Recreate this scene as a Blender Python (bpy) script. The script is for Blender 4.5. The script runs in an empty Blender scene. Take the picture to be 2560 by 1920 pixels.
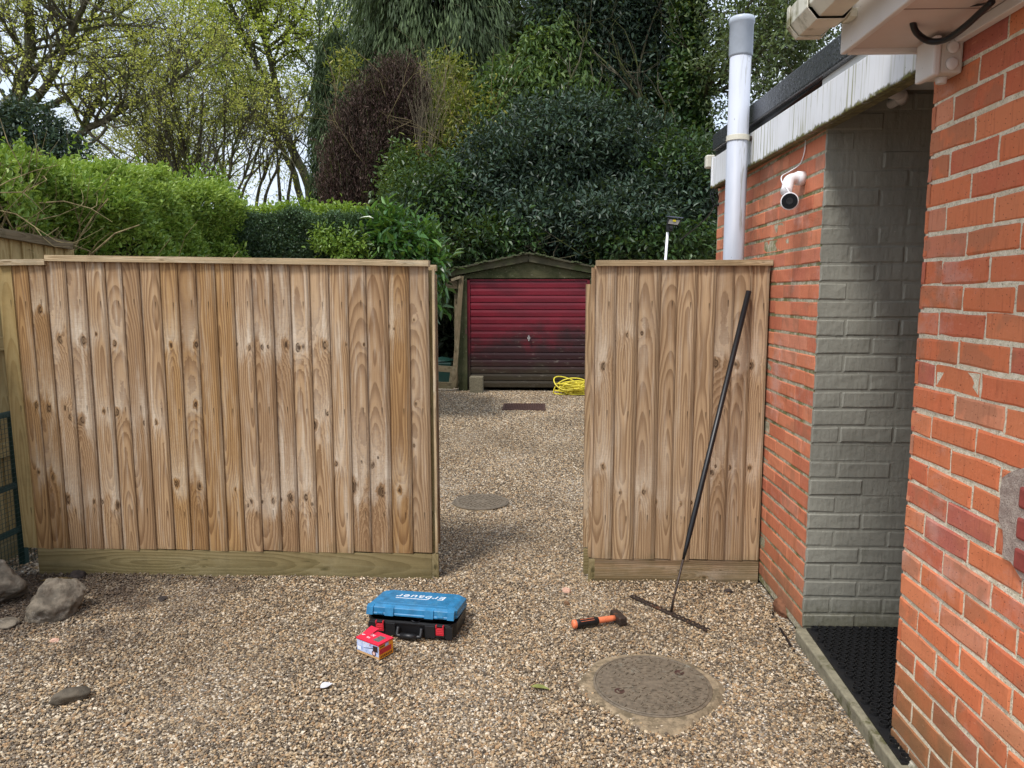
import bpy, math, random
import numpy as np
from mathutils import Vector, Matrix
R = math.radians
rng = np.random.default_rng(7)
random.seed(7)
sc = bpy.context.scene
COL = sc.collection

# ------------------------------------------------------------------ camera, world, sun, exposure
CAMH = 1.5
PITCH, YAW, FPX = math.atan(225/1840.), math.atan(65/1840.), 1840.0
cd = bpy.data.cameras.new('camera'); cam = bpy.data.objects.new('camera', cd); COL.objects.link(cam)
cd.sensor_width = 36; cd.lens = FPX/2560*36; cd.clip_start = .05; cd.clip_end = 600
cam.location = (0, 0, CAMH); cam.rotation_euler = (math.pi/2-PITCH, 0, YAW)
sc.camera = cam
sc.view_settings.view_transform = 'Standard'; sc.view_settings.look = 'None'
sc.view_settings.exposure = 0.62; sc.view_settings.gamma = 1
SUN_EL, SUN_AZ = R(58), R(215)          # soft sun high behind the camera, a little to the left
w = bpy.data.worlds.new('World'); sc.world = w; w.use_nodes = True
nt = w.node_tree; bg = nt.nodes['Background']
sky = nt.nodes.new('ShaderNodeTexSky'); sky.sky_type = 'NISHITA'; sky.sun_disc = False
sky.sun_elevation = SUN_EL; sky.sun_rotation = SUN_AZ; sky.dust_density = 4; sky.air_density = 1.0; sky.ozone_density = 1.0
mixw = nt.nodes.new('ShaderNodeMix'); mixw.data_type = 'RGBA'; mixw.inputs[0].default_value = .72
nt.links.new(sky.outputs[0], mixw.inputs[6])
# overcast veil over the blue: pale cloud, a little uneven
tc = nt.nodes.new('ShaderNodeTexCoord'); cn = nt.nodes.new('ShaderNodeTexNoise'); cn.inputs['Scale'].default_value = 2.2; cn.inputs['Detail'].default_value = 5
cr = nt.nodes.new('ShaderNodeValToRGB'); cr.color_ramp.elements[0].position = .35; cr.color_ramp.elements[1].position = .68
cr.color_ramp.elements[0].color = (6.0, 7.2, 9.2, 1); cr.color_ramp.elements[1].color = (9.6, 10.1, 10.6, 1)
nt.links.new(tc.outputs['Generated'], cn.inputs['Vector']); nt.links.new(cn.outputs[0], cr.inputs[0]); nt.links.new(cr.outputs[0], mixw.inputs[7])
nt.links.new(mixw.outputs[2], bg.inputs[0]); bg.inputs[1].default_value = .1
sd = bpy.data.lights.new('sun', 'SUN'); sun = bpy.data.objects.new('sun', sd); COL.objects.link(sun)
sd.energy = 2.0; sd.angle = R(12); sd.color = (1, .965, .92)
sun.rotation_euler = (math.pi/2-SUN_EL, 0, math.pi-SUN_AZ)
sun.location = (0, -5, 12)

# ------------------------------------------------------------------ projection helper (pixel of the photograph + distance -> world point)
FW = np.array([-math.sin(YAW)*math.cos(PITCH), math.cos(YAW)*math.cos(PITCH), -math.sin(PITCH)])
RT = np.array([math.cos(YAW), math.sin(YAW), 0.]); UP = np.cross(RT, FW); C0 = np.array([0, 0, CAMH])
def ray(u, v): return FW+RT*(u-1280)/FPX-UP*(v-960)/FPX
def PZ(u, v, z=0.): d = ray(u, v); return C0+d*(z-CAMH)/d[2]
def PY(u, v, y): d = ray(u, v); return C0+d*y/d[1]
def PX(u, v, x): d = ray(u, v); return C0+d*x/d[0]

# ------------------------------------------------------------------ tagging
WL = {}
def thing(name, label, cat, loc=(0, 0, 0), rz=0, group=None, rot=None):
    o = bpy.data.objects.new(name, None); COL.objects.link(o); o.empty_display_size = .1
    o.location = loc; o.rotation_euler = rot or (0, 0, rz)
    o['label'] = label; o['category'] = cat
    if group: o['group'] = group
    WL[o.name] = Vector(loc); return o
def tag(o, label, cat, group=None, kind=None):
    if label: o['label'] = label
    if cat: o['category'] = cat
    if group: o['group'] = group
    if kind: o['kind'] = kind
    return o
def link(name, me, mat, parent=None, world=True, smooth=False, bev=0, seg=2):
    if mat: me.materials.append(mat)
    o = bpy.data.objects.new(name, me); COL.objects.link(o)
    if parent:
        o.parent = parent
        if world:
            off = WL.get(parent.name, Vector((0, 0, 0)))
            me.transform(Matrix.Translation(-off)); WL[o.name] = off
        else: WL[o.name] = Vector((0, 0, 0))
    else: WL[o.name] = Vector((0, 0, 0))
    me.polygons.foreach_set('use_smooth', [bool(smooth)]*len(me.polygons))
    if bev:
        m = o.modifiers.new('bevel', 'BEVEL'); m.width = bev; m.segments = seg; m.limit_method = 'ANGLE'; m.angle_limit = R(40)
    return o
def npmesh(name, V, F, attrs=None, k=4):
    me = bpy.data.meshes.new(name); V = np.asarray(V, np.float32); F = np.asarray(F, np.int32)
    me.vertices.add(len(V)); me.vertices.foreach_set('co', V.ravel())
    me.loops.add(F.size); me.loops.foreach_set('vertex_index', F.ravel())
    me.polygons.add(len(F)); me.polygons.foreach_set('loop_start', np.arange(len(F), dtype=np.int32)*k)
    try: me.polygons.foreach_set('loop_total', np.full(len(F), k, np.int32))
    except Exception: pass
    me.update(calc_edges=True)
    for nme, a in (attrs or {}).items():
        a = np.asarray(a, np.float32)
        if a.ndim == 1: at = me.attributes.new(nme, 'FLOAT', 'POINT'); at.data.foreach_set('value', a)
        else: at = me.attributes.new(nme, 'FLOAT_VECTOR', 'POINT'); at.data.foreach_set('vector', a.ravel())
    return me
class MB:
    def __init__(s): s.v = []; s.f = []
    def add(s, V, F): n = len(s.v); s.v += [tuple(map(float, p)) for p in V]; s.f += [tuple(i+n for i in f) for f in F]; return s
    def box(s, a, b):
        x0, y0, z0 = a; x1, y1, z1 = b
        return s.add([(x0,y0,z0),(x1,y0,z0),(x1,y1,z0),(x0,y1,z0),(x0,y0,z1),(x1,y0,z1),(x1,y1,z1),(x0,y1,z1)],
                     [(0,3,2,1),(4,5,6,7),(0,1,5,4),(1,2,6,5),(2,3,7,6),(3,0,4,7)])
    def hexa(s, P):   # 4 bottom, 4 top
        return s.add(P, [(0,3,2,1),(4,5,6,7),(0,1,5,4),(1,2,6,5),(2,3,7,6),(3,0,4,7)])
    def bar(s, p, q, w, h, up=(0, 0, 1)):
        p = Vector(p); q = Vector(q); d = (q-p).normalized(); u = Vector(up)
        if abs(d.dot(u)) > .98: u = Vector((0, 1, 0))
        a = d.cross(u).normalized()*w/2; b = a.cross(d).normalized()*h/2
        return s.hexa([p-a-b, p+a-b, q+a-b, q-a-b, p-a+b, p+a+b, q+a+b, q-a+b])
    def tube(s, pts, r, n=10, cap=True):
        pts = [Vector(p) for p in pts]; rs = r if hasattr(r, '__len__') else [r]*len(pts)
        V = []; prev = None
        for i, p in enumerate(pts):
            d = (pts[min(i+1, len(pts)-1)]-pts[max(i-1, 0)]).normalized()
            if prev is None:
                u = Vector((0, 0, 1)) if abs(d.z) < .9 else Vector((0, 1, 0)); a = d.cross(u).normalized()
            else: a = (prev-d*prev.dot(d)).normalized()
            prev = a; b = d.cross(a)
            for k in range(n):
                t = 2*math.pi*k/n; V.append(p+(a*math.cos(t)+b*math.sin(t))*rs[i])
        F = []
        for i in range(len(pts)-1):
            for k in range(n): F.append((i*n+k, i*n+(k+1) % n, (i+1)*n+(k+1) % n, (i+1)*n+k))
        if cap: F.append(tuple(range(n))[::-1]); F.append(tuple((len(pts)-1)*n+k for k in range(n)))
        return s.add(V, F)
    def lathe(s, prof, c=(0, 0, 0), n=24, axis='z'):
        V = []; c = Vector(c)
        for r, h in prof:
            for k in range(n):
                t = 2*math.pi*k/n; x, y = r*math.cos(t), r*math.sin(t)
                V.append(c+Vector({'z': (x, y, h), 'y': (x, h, y), 'x': (h, x, y)}[axis]))
        F = [(i*n+k, i*n+(k+1) % n, (i+1)*n+(k+1) % n, (i+1)*n+k) for i in range(len(prof)-1) for k in range(n)]
        F.append(tuple(range(n))[::-1]); F.append(tuple((len(prof)-1)*n+k for k in range(n)))
        return s.add(V, F)
    def prism(s, poly, a, b, axis='z'):
        n = len(poly)
        def m(x, y, h): return {'z': (x, y, h), 'y': (x, h, y), 'x': (h, x, y)}[axis]
        V = [m(x, y, a) for x, y in poly]+[m(x, y, b) for x, y in poly]
        F = [tuple(range(n))[::-1], tuple(range(n, 2*n))]+[(i, (i+1) % n, n+(i+1) % n, n+i) for i in range(n)]
        return s.add(V, F)
    def build(s, name, mat, parent=None, world=True, smooth=False, bev=0, seg=2):
        me = bpy.data.meshes.new(name); me.from_pydata(s.v, [], s.f)
        import bmesh
        b = bmesh.new(); b.from_mesh(me); bmesh.ops.recalc_face_normals(b, faces=b.faces); b.to_mesh(me); b.free()
        return link(name, me, mat, parent, world, smooth, bev, seg)
def spline(pts, n=8):
    P = [Vector(p) for p in pts]; P = [P[0]*2-P[1]]+P+[P[-1]*2-P[-2]]; out = []
    for i in range(1, len(P)-2):
        for k in range(n):
            t = k/n; a, b, c, d = P[i-1], P[i], P[i+1], P[i+2]
            out.append(.5*((2*b)+(c-a)*t+(2*a-5*b+4*c-d)*t*t+(3*b-a-3*c+d)*t**3))
    out.append(P[-2]); return out

# ------------------------------------------------------------------ node helper + materials
class G:
    def __init__(s, name):
        s.m = bpy.data.materials.new(name); s.m.use_nodes = True; s.t = s.m.node_tree
        s.b = s.t.nodes['Principled BSDF']; s.out = s.t.nodes['Material Output']
    def set(s, sock, v):
        if v is None: return
        if isinstance(v, bpy.types.NodeSocket): s.t.links.new(v, sock)
        elif hasattr(v, '__len__') and len(v) == 3 and sock.type == 'RGBA': sock.default_value = (*v, 1)
        else: sock.default_value = v
    def n(s, typ, **k):
        nd = s.t.nodes.new('ShaderNode'+typ)
        for a, b in k.items(): setattr(nd, a, b)
        return nd
    def M(s, op, a, b=None, c=None, clamp=False):
        nd = s.n('Math', operation=op, use_clamp=clamp)
        for i, x in enumerate((a, b, c)): s.set(nd.inputs[i], x)
        return nd.outputs[0]
    def xyz(s, x=0., y=0., z=0.):
        nd = s.n('CombineXYZ')
        for i, q in enumerate((x, y, z)): s.set(nd.inputs[i], q)
        return nd.outputs[0]
    def sep(s, v): nd = s.n('SeparateXYZ'); s.set(nd.inputs[0], v); return nd.outputs
    def attr(s, name): nd = s.n('Attribute'); nd.attribute_name = name; return nd
    def pos(s): return s.n('NewGeometry').outputs['Position']
    def noise(s, vec, scale=5, detail=3, rough=.5, dist=0):
        nd = s.n('TexNoise'); s.set(nd.inputs['Vector'], vec); s.set(nd.inputs['Scale'], scale); nd.inputs['Detail'].default_value = detail
        nd.inputs['Roughness'].default_value = rough; nd.inputs['Distortion'].default_value = dist; return nd.outputs[0]
    def vor(s, vec, scale, feature='F1', rand=1):
        nd = s.n('TexVoronoi', feature=feature); s.set(nd.inputs['Vector'], vec); nd.inputs['Scale'].default_value = scale
        nd.inputs['Randomness'].default_value = rand; return nd
    def vm(s, a, b, op='MULTIPLY'):
        nd = s.n('VectorMath', operation=op); s.set(nd.inputs[0], a); s.set(nd.inputs[1], b); return nd.outputs[0]
    def ramp(s, f, stops, interp='LINEAR'):
        nd = s.n('ValToRGB'); r = nd.color_ramp; r.interpolation = interp
        while len(r.elements) < len(stops): r.elements.new(.5)
        for e, (p, c) in zip(r.elements, stops):
            e.position = p; e.color = (*c, 1) if hasattr(c, '__len__') else (c, c, c, 1)
        s.set(nd.inputs[0], f); return nd.outputs[0]
    def mix(s, f, a, b, blend='MIX'):
        nd = s.n('Mix', data_type='RGBA', blend_type=blend); s.set(nd.inputs[0], f); s.set(nd.inputs[6], a); s.set(nd.inputs[7], b); return nd.outputs[2]
    def mr(s, v, a, b, c=0., d=1.):
        nd = s.n('MapRange', interpolation_type='SMOOTHSTEP'); s.set(nd.inputs[0], v)
        for i, x in enumerate((a, b, c, d)): s.set(nd.inputs[i+1], x)
        return nd.outputs[0]
    def bump(s, h, strength=.5, dist=.01):
        nd = s.n('Bump'); s.set(nd.inputs['Height'], h); nd.inputs['Strength'].default_value = strength; nd.inputs['Distance'].default_value = dist
        return nd.outputs[0]
    def fin(s, col, rough=.7, bump=None, spec=.4, metal=0, coat=0):
        s.set(s.b.inputs['Base Color'], col); s.set(s.b.inputs['Roughness'], rough); s.b.inputs['Specular IOR Level'].default_value = spec
        s.b.inputs['Metallic'].default_value = metal; s.b.inputs['Coat Weight'].default_value = coat
        if bump is not None: s.set(s.b.inputs['Normal'], bump)
        return s.m
def lin(*c):
    return tuple(((x/255)/12.92 if x/255 <= .04045 else ((x/255+.055)/1.055)**2.4) for x in c)
def plain(name, col, rough=.5, var=.12, scale=14, spec=.4, metal=0, bmp=.0, stain=None, coat=0):
    g = G(name); p = g.pos(); n = g.noise(p, scale, 5, .6)
    c = g.mix(g.mr(n, .3, .7), tuple(x*(1-var) for x in col), tuple(min(1, x*(1+var)) for x in col))
    if stain: c = g.mix(g.mr(g.noise(p, scale*.35, 6, .7), stain[1], stain[1]+.12), c, stain[0])
    return g.fin(c, rough, g.bump(n, .4, bmp) if bmp else None, spec, metal, coat)

def wood_mat(name, light, dark, grey, weather=.4, green=0., ring=84, dirty=0., lap=0.):
    g = G(name); bc = g.sep(g.attr('bc').outputs['Vector']); rn = g.sep(g.attr('rnd').outputs['Vector'])
    x, z = bc[0], bc[1]; r = rn[0]
    n1 = g.M('SUBTRACT', g.noise(g.xyz(g.M('MULTIPLY', x, 9), g.M('MULTIPLY', z, 2.2), g.M('MULTIPLY', r, 90)), 1, 3), .5)
    n2 = g.M('SUBTRACT', g.noise(g.xyz(g.M('MULTIPLY', r, 37), g.M('MULTIPLY', z, 1.5), 0.), 1, 2), .5)
    n3 = g.M('SUBTRACT', g.noise(g.xyz(g.M('MULTIPLY', x, 70), g.M('MULTIPLY', z, 50), g.M('MULTIPLY', r, 31)), 1, 3), .5)
    n4 = g.M('SUBTRACT', g.noise(g.xyz(g.M('MULTIPLY', x, 28), g.M('MULTIPLY', z, 16), g.M('MULTIPLY', r, 11)), 1, 2), .5)
    S = None; core = None; halo = None
    for kn in ('k1', 'k2', 'k3', 'k4', 'k5'):
        k = g.sep(g.attr(kn).outputs['Vector'])
        dx = g.M('SUBTRACT', x, k[0]); dz = g.M('MULTIPLY', g.M('SUBTRACT', z, k[1]), .62)
        d = g.M('SQRT', g.M('ADD', g.M('MULTIPLY', dx, dx), g.M('MULTIPLY', dz, dz)))
        wob = g.M('MULTIPLY', n4, g.M('MULTIPLY', k[2], 1.6)); d = g.M('MAXIMUM', g.M('ADD', d, wob), 0.)
        q = g.M('MULTIPLY', g.M('DIVIDE', d, g.M('MAXIMUM', k[2], .0005)), g.M('ADD', 1., g.M('MULTIPLY', n3, .9)))
        e = g.M('MULTIPLY', k[2], g.M('EXPONENT', g.M('MULTIPLY', q, -.42)))
        c = g.mr(q, 1.0, .55)
        hh = g.M('MULTIPLY', g.M('MULTIPLY', g.mr(q, 1.0, 1.6), g.M('MULTIPLY', g.M('EXPONENT', g.M('MULTIPLY', q, -.19)), g.mr(g.M('ADD', g.noise(g.xyz(g.M('MULTIPLY', x, 16), g.M('MULTIPLY', z, 5), g.M('MULTIPLY', r, 51)), 1, 3), g.M('MULTIPLY', g.M('SUBTRACT', z, k[1]), 1.2)), .38, .6))), g.M('MINIMUM', g.M('MULTIPLY', k[2], 80), 1.))
        S = e if S is None else g.M('ADD', S, e); core = c if core is None else g.M('MAXIMUM', core, c); halo = hh if halo is None else g.M('MAXIMUM', halo, hh)
    cx = g.M('MULTIPLY', g.M('SUBTRACT', rn[1], .5), .07)
    xx = g.M('ADD', g.M('SUBTRACT', x, cx), g.M('MULTIPLY', n1, .022)); hz = g.M('ADD', g.M('MULTIPLY', n2, .10), g.M('MULTIPLY', g.M('ADD', z, g.M('MULTIPLY', r, -1.2)), g.M('ADD', .035, g.M('MULTIPLY', rn[2], .06))))
    F = g.M('ADD', g.M('SQRT', g.M('ADD', g.M('MULTIPLY', xx, xx), g.M('MULTIPLY', hz, hz))), g.M('MULTIPLY', S, 2.6))
    fr = g.M('FRACT', g.M('MULTIPLY', F, ring)); rg = g.M('MULTIPLY', g.mr(fr, .15, .85), g.mr(fr, 1., .93))
    fine = g.noise(g.xyz(g.M('MULTIPLY', x, 420), g.M('MULTIPLY', z, 6), r), 1, 3, .6)
    saw = g.noise(g.xyz(g.M('MULTIPLY', x, 25), g.M('MULTIPLY', z, 330), r), 1, 2)
    blot = g.noise(g.xyz(g.M('MULTIPLY', x, 14), g.M('MULTIPLY', z, 3.2), g.M('MULTIPLY', r, 13)), 1, 4, .6)
    base = g.mix(g.mr(g.M('ADD', g.M('MULTIPLY', blot, .6), g.M('MULTIPLY', rn[2], .5)), .3, .8), light, tuple(.62*a+.38*b for a, b in zip(light, dark)))
    c = g.mix(g.M('MULTIPLY', rg, .64), base, dark)
    c = g.mix(g.M('MULTIPLY', g.mr(fine, .35, .75), .35), c, dark)
    wz = g.M('ADD', g.M('MULTIPLY', halo, .85), g.M('MULTIPLY', g.mr(g.noise(g.xyz(g.M('MULTIPLY', x, 30), g.M('MULTIPLY', z, 2.0), g.M('MULTIPLY', r, 71)), 1, 4, .65), .48, .72), weather), clamp=True)
    c = g.mix(g.M('MULTIPLY', wz, g.mr(g.M('ADD', saw, fine), .6, 1.2, .55, .95)), c, grey)
    c = g.mix(g.M('MULTIPLY', core, g.mr(fr, .2, .8, .55, .9)), c, g.mix(g.mr(fine, .4, .6), tuple(.18*a for a in dark), tuple(.42*a for a in dark)))
    # brown runs down the grain, overlap shade painted as a dark line along the lapped edges
    run = g.noise(g.xyz(g.M('MULTIPLY', x, 55), g.M('MULTIPLY', z, 1.4), g.M('MULTIPLY', r, 19)), 1, 4, .7)
    c = g.mix(g.M('MULTIPLY', g.mr(run, .54, .74), .55), c, dark)
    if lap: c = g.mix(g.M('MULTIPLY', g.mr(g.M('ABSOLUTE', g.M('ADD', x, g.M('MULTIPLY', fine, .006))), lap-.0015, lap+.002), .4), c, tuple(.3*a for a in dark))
    # nail heads with a dark run below each
    for zn in (1.45, .90, .35):
        for xn in (.022,):
            dx = g.M('ABSOLUTE', g.M('SUBTRACT', x, g.M('ADD', xn, g.M('MULTIPLY', rn[1], .012)))); dz = g.M('SUBTRACT', z, g.M('ADD', zn, g.M('MULTIPLY', rn[2], .02)))
            mk = g.M('MULTIPLY', g.mr(dx, .005, .001), g.M('MULTIPLY', g.mr(dz, .008, .002), g.mr(dz, -.05, -.005)))
            c = g.mix(g.M('MULTIPLY', mk, .7), c, tuple(.15*a for a in dark))
    # algae near the ground
    wp = g.sep(g.pos()); gn = g.noise(g.pos(), 9, 5, .65)
    alg = g.M('MULTIPLY', g.mr(g.M('ADD', wp[2], g.M('MULTIPLY', g.M('SUBTRACT', gn, .5), .35)), .20+green*.3, .0), .5)
    c = g.mix(alg, c, lin(82, 80, 48))
    if dirty: c = g.mix(g.M('MULTIPLY', g.mr(gn, .45, .68), dirty), c, lin(70, 66, 42))
    h = g.M('ADD', g.M('MULTIPLY', rg, -.5), g.M('ADD', g.M('MULTIPLY', fine, .6), g.M('MULTIPLY', saw, .4)))
    return g.fin(c, .75, g.bump(h, .6, .002), .25)

def brick_mat(name, cols, olive=.0, pits=True, white=.0, weather=0.):
    g = G(name); p = g.pos(); rn = g.sep(g.attr('rnd').outputs['Vector']); wp = g.sep(p)
    c = g.ramp(rn[0], cols)
    n = g.noise(g.vm(p, (1, 1, 1)), 7, 4, .6); f = g.noise(p, 95, 5, .75); st = g.noise(g.vm(p, (90, 90, 9)), 1, 3, .6)
    c = g.mix(g.M('MULTIPLY', g.mr(n, .35, .7), .45), c, tuple(.78*x for x in cols[0][1]))
    c = g.mix(g.M('MULTIPLY', g.mr(f, .45, .75), .35), c, lin(214, 130, 96))
    c = g.mix(g.M('MULTIPLY', g.mr(st, .5, .75), .28), c, lin(120, 52, 36))
    # grey fired patch across some bricks
    kiln = g.M('MULTIPLY', g.mr(rn[1], .62, .66), g.mr(g.noise(p, 11, 2), .46, .56)); c = g.mix(g.M('MULTIPLY', kiln, .4), c, lin(150, 108, 84))
    v = g.vor(p, 85).outputs['Distance']
    if pits: c = g.mix(g.M('MULTIPLY', g.mr(v, .16, .08), .75), c, lin(70, 34, 26))
    if weather:
        wn = g.noise(g.vm(p, (14, 14, 3.5)), 1, 4, .7)
        c = g.mix(g.M('MULTIPLY', g.mr(wn, .52, .75), weather), c, lin(96, 66, 50))
    if white: c = g.mix(g.M('MULTIPLY', g.mr(g.noise(g.vm(p, (3, 3, 4)), 1, 6, .75), .54, .72), white), c, lin(205, 170, 160))
    if olive: c = g.mix(g.M('MULTIPLY', g.mr(g.M('ADD', wp[2], g.M('MULTIPLY', g.M('SUBTRACT', g.noise(p, 5, 4), .5), .5)), .5, .05), olive), c, lin(118, 98, 62))
    h = g.M('ADD', g.M('MULTIPLY', n, 1.5), g.M('ADD', g.M('MULTIPLY', f, .5), g.mr(v, .05, .2)))
    low = g.mr(g.M('ADD', wp[2], g.M('MULTIPLY', g.M('SUBTRACT', g.noise(p, 12, 5, .7), .5), .3)), .32, .04); c = g.mix(g.M('MULTIPLY', low, .35), c, lin(96, 80, 60))
    sc1 = g.noise(g.vm(p, (1, 26, 90)), 1, 4, .7); c = g.mix(g.M('MULTIPLY', g.mr(sc1, .64, .72), .3), c, lin(232, 170, 140))
    return g.fin(c, .78, g.bump(h, .6, .005), .25)

def leaf_mat(name, cols, rough=.45, trans=.25, spec=.5, yellow=None):
    g = G(name); r = g.attr('rnd').outputs['Fac']; p = g.pos()
    c = g.ramp(r, cols)
    c = g.mix(g.mr(g.noise(p, .9, 3, .6), .35, .65), g.mix(.35, c, cols[0][1]), c)
    g.fin(c, rough, None, spec)
    if trans:
        t = g.n('BsdfTranslucent'); g.set(t.inputs[0], g.mix(.35, c, lin(170, 190, 40)))
        ms = g.n('MixShader'); ms.inputs[0].default_value = trans
        g.t.links.new(g.b.outputs[0], ms.inputs[1]); g.t.links.new(t.outputs[0], ms.inputs[2]); g.t.links.new(ms.outputs[0], g.out.inputs[0])
    return g.m
def bark_mat(name, a, b, moss=None):
    g = G(name); p = g.pos(); n = g.noise(g.vm(p, (14, 14, 3)), 1, 5, .7)
    c = g.mix(g.mr(n, .35, .65), a, b)
    if moss: c = g.mix(g.mr(g.noise(p, 2.5, 4), .48, .62), c, moss)
    return g.fin(c, .9, g.bump(n, .6, .02), .15)

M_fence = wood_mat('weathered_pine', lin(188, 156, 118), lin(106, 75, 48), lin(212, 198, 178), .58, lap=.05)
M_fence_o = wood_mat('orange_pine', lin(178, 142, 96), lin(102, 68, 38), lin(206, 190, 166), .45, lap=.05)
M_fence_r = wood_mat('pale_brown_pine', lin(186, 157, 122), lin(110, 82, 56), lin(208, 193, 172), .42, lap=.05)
M_gravelboard = wood_mat('greenish_pine', lin(172, 154, 112), lin(116, 98, 64), lin(190, 176, 138), .35, green=.18, ring=55, dirty=.35)
M_cap = wood_mat('cap_pine', lin(196, 174, 138), lin(136, 112, 80), lin(214, 204, 180), .4, ring=60, dirty=.25)
M_pale = wood_mat('new_pale_pine', lin(178, 158, 112), lin(140, 116, 72), lin(190, 172, 130), .15, ring=60, dirty=.2)
M_old = wood_mat('old_grey_timber', lin(132, 118, 92), lin(84, 70, 50), lin(150, 142, 118), .4, ring=60, dirty=.5)
HB = [(0, lin(214, 132, 92)), (.25, lin(206, 118, 78)), (.55, lin(210, 116, 76)), (.8, lin(194, 104, 74)), (.9, lin(176, 100, 88)), (.94, lin(216, 142, 104)), (1, lin(200, 134, 108))]
M_brick_h = brick_mat('red_facing_brick', HB, olive=.75, white=.35)
M_brick_g = brick_mat('orange_wirecut_brick', [(0, lin(210, 134, 100)), (.5, lin(198, 118, 86)), (.8, lin(180, 104, 80)), (1, lin(204, 140, 114))], olive=.25, pits=False, white=.5, weather=.35)
def mortar(name, a, b, moss=None):
    g = G(name); p = g.pos(); n = g.noise(p, 45, 5, .7); c = g.mix(g.mr(n, .35, .65), a, b)
    c = g.mix(g.mr(g.noise(p, 260, 2), .55, .7), c, tuple(.55*x for x in a))
    if moss: c = g.mix(g.mr(g.noise(p, 8, 5, .7), .46, .62), c, moss)
    return g.fin(c, .9, g.bump(g.M('ADD', n, g.noise(p, 200, 3)), .8, .004), .15)
M_mort_h = mortar('cream_mortar', lin(204, 192, 166), lin(230, 220, 198))
M_mort_g = mortar('grey_mortar', lin(150, 144, 120), lin(196, 188, 166), lin(116, 116, 78))
M_patch = mortar('rough_cement', lin(150, 132, 122), lin(178, 162, 150))
def paint_brick():
    g = G('grey_green_wall_paint'); p = g.pos(); n = g.noise(p, 40, 5, .65); wp = g.sep(p)
    c = g.mix(g.mr(g.noise(p, 4, 4), .3, .7), lin(134, 133, 123), lin(146, 145, 134))
    c = g.mix(g.M('MULTIPLY', g.mr(g.M('ADD', wp[2], g.M('MULTIPLY', g.M('SUBTRACT', n, .5), .25)), .22, .05), .6), c, lin(86, 84, 62))
    v = g.vor(p, 16).outputs['Distance']; c = g.mix(g.M('MULTIPLY', g.mr(v, .05, .02), .6), c, lin(185, 182, 172))
    fl_ = g.noise(p, 18, 5, .75); c = g.mix(g.M('MULTIPLY', g.mr(fl_, .62, .68), .5), c, lin(112, 112, 100)); ru = g.noise(g.vm(p, (26, 26, 2)), 1, 4, .65); c = g.mix(g.M('MULTIPLY', g.mr(ru, .55, .72), .35), c, lin(104, 104, 90))
    return g.fin(c, g.mr(n, .3, .7, .4, .6), g.bump(g.M('ADD', n, g.noise(g.vm(p, (60, 60, 12)), 1, 3)), .6, .005), .4)
M_paint = paint_brick()
def white_board(name, drip=True, moss=True, base=(232, 233, 236)):
    g = G(name); p = g.pos(); wp = g.sep(p)
    c = g.mix(g.mr(g.noise(p, 3, 4), .3, .7), lin(*base), lin(*[b-14 for b in base]))
    if drip:
        s = g.noise(g.vm(p, (1, 55, 2.2)), 1, 4, .6); hi = g.noise(g.vm(p, (1, 2.2, .6)), 1, 2)
        c = g.mix(g.M('MULTIPLY', g.mr(s, .50, .66), g.mr(hi, .38, .56)), c, lin(150, 148, 112))
        s2 = g.noise(g.vm(p, (1, 90, 7)), 1, 3, .6); c = g.mix(g.M('MULTIPLY', g.mr(s2, .68, .72), .7), c, lin(70, 66, 50))
    sp = g.vor(p, 26).outputs['Distance']; c = g.mix(g.M('MULTIPLY', g.mr(sp, .07, .03), .6), c, lin(96, 90, 74))
    if moss:
        mz = g.M('ADD', wp[2], g.M('MULTIPLY', g.M('SUBTRACT', g.noise(p, 30, 4, .7), .5), .05))
        bz = g.M('ADD', 2.142, g.M('MULTIPLY', g.M('SUBTRACT', wp[1], 2.29), .0103)); mz = g.M('SUBTRACT', mz, bz); mz = g.M('ADD', mz, g.M('MULTIPLY', g.M('SUBTRACT', g.noise(g.vm(p, (1, 7, 1)), 1, 3), .5), .03)); c = g.mix(g.mr(mz, .016, .004), c, g.mix(g.mr(g.noise(p, 70, 3), .4, .6), lin(72, 66, 34), lin(112, 108, 50)))
    return g.fin(c, .45, g.bump(g.noise(p, 60, 3), .15, .002), .4)
M_fascia = white_board('stained_white_fascia')
M_upvc = white_board('white_upvc', drip=False, moss=False, base=(222, 216, 212))
M_gutter = plain('mossy_white_gutter', lin(212, 208, 192), .5, .08, 10, stain=(lin(120, 116, 84), .50), bmp=.002)
M_ceil = plain('white_ceiling', lin(205, 205, 202), .6, .05)
def felt():
    g = G('black_roof_trim'); p = g.pos(); n = g.noise(p, 120, 3, .7)
    c = g.mix(g.mr(n, .58, .70), lin(48, 50, 54), lin(170, 175, 182)); c = g.mix(g.mr(g.noise(p, 5, 3), .4, .65), lin(50, 52, 56), c)
    return g.fin(c, g.mr(n, .3, .7, .2, .5), g.bump(g.noise(p, 50, 4), .6, .004), .6)
M_felt = felt()
def pipe_mat():
    g = G('grey_white_soil_pipe'); p = g.pos(); wp = g.sep(p)
    c = g.mix(g.mr(g.noise(g.vm(p, (6, 6, 1.2)), 1, 4), .35, .65), lin(188, 192, 202), lin(166, 171, 182))
    s = g.noise(g.vm(p, (60, 60, 5)), 1, 4, .65); side = g.mr(wp[0], 1.0, 1.07)
    c = g.mix(g.M('MULTIPLY', g.M('MULTIPLY', g.mr(s, .52, .66), side), .8), c, lin(120, 116, 98))
    c = g.mix(g.M('MULTIPLY', g.mr(g.vor(g.vm(p, (1, 1, .4)), 30).outputs['Distance'], .08, .03), .7), c, lin(70, 66, 58))
    return g.fin(c, .5, None, .4)
M_pipe = pipe_mat()
M_socket = plain('blue_grey_socket', lin(176, 184, 194), .4, .06)
M_black = plain('black_plastic', lin(24, 24, 26), .45, .2, 20, spec=.5)
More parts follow.
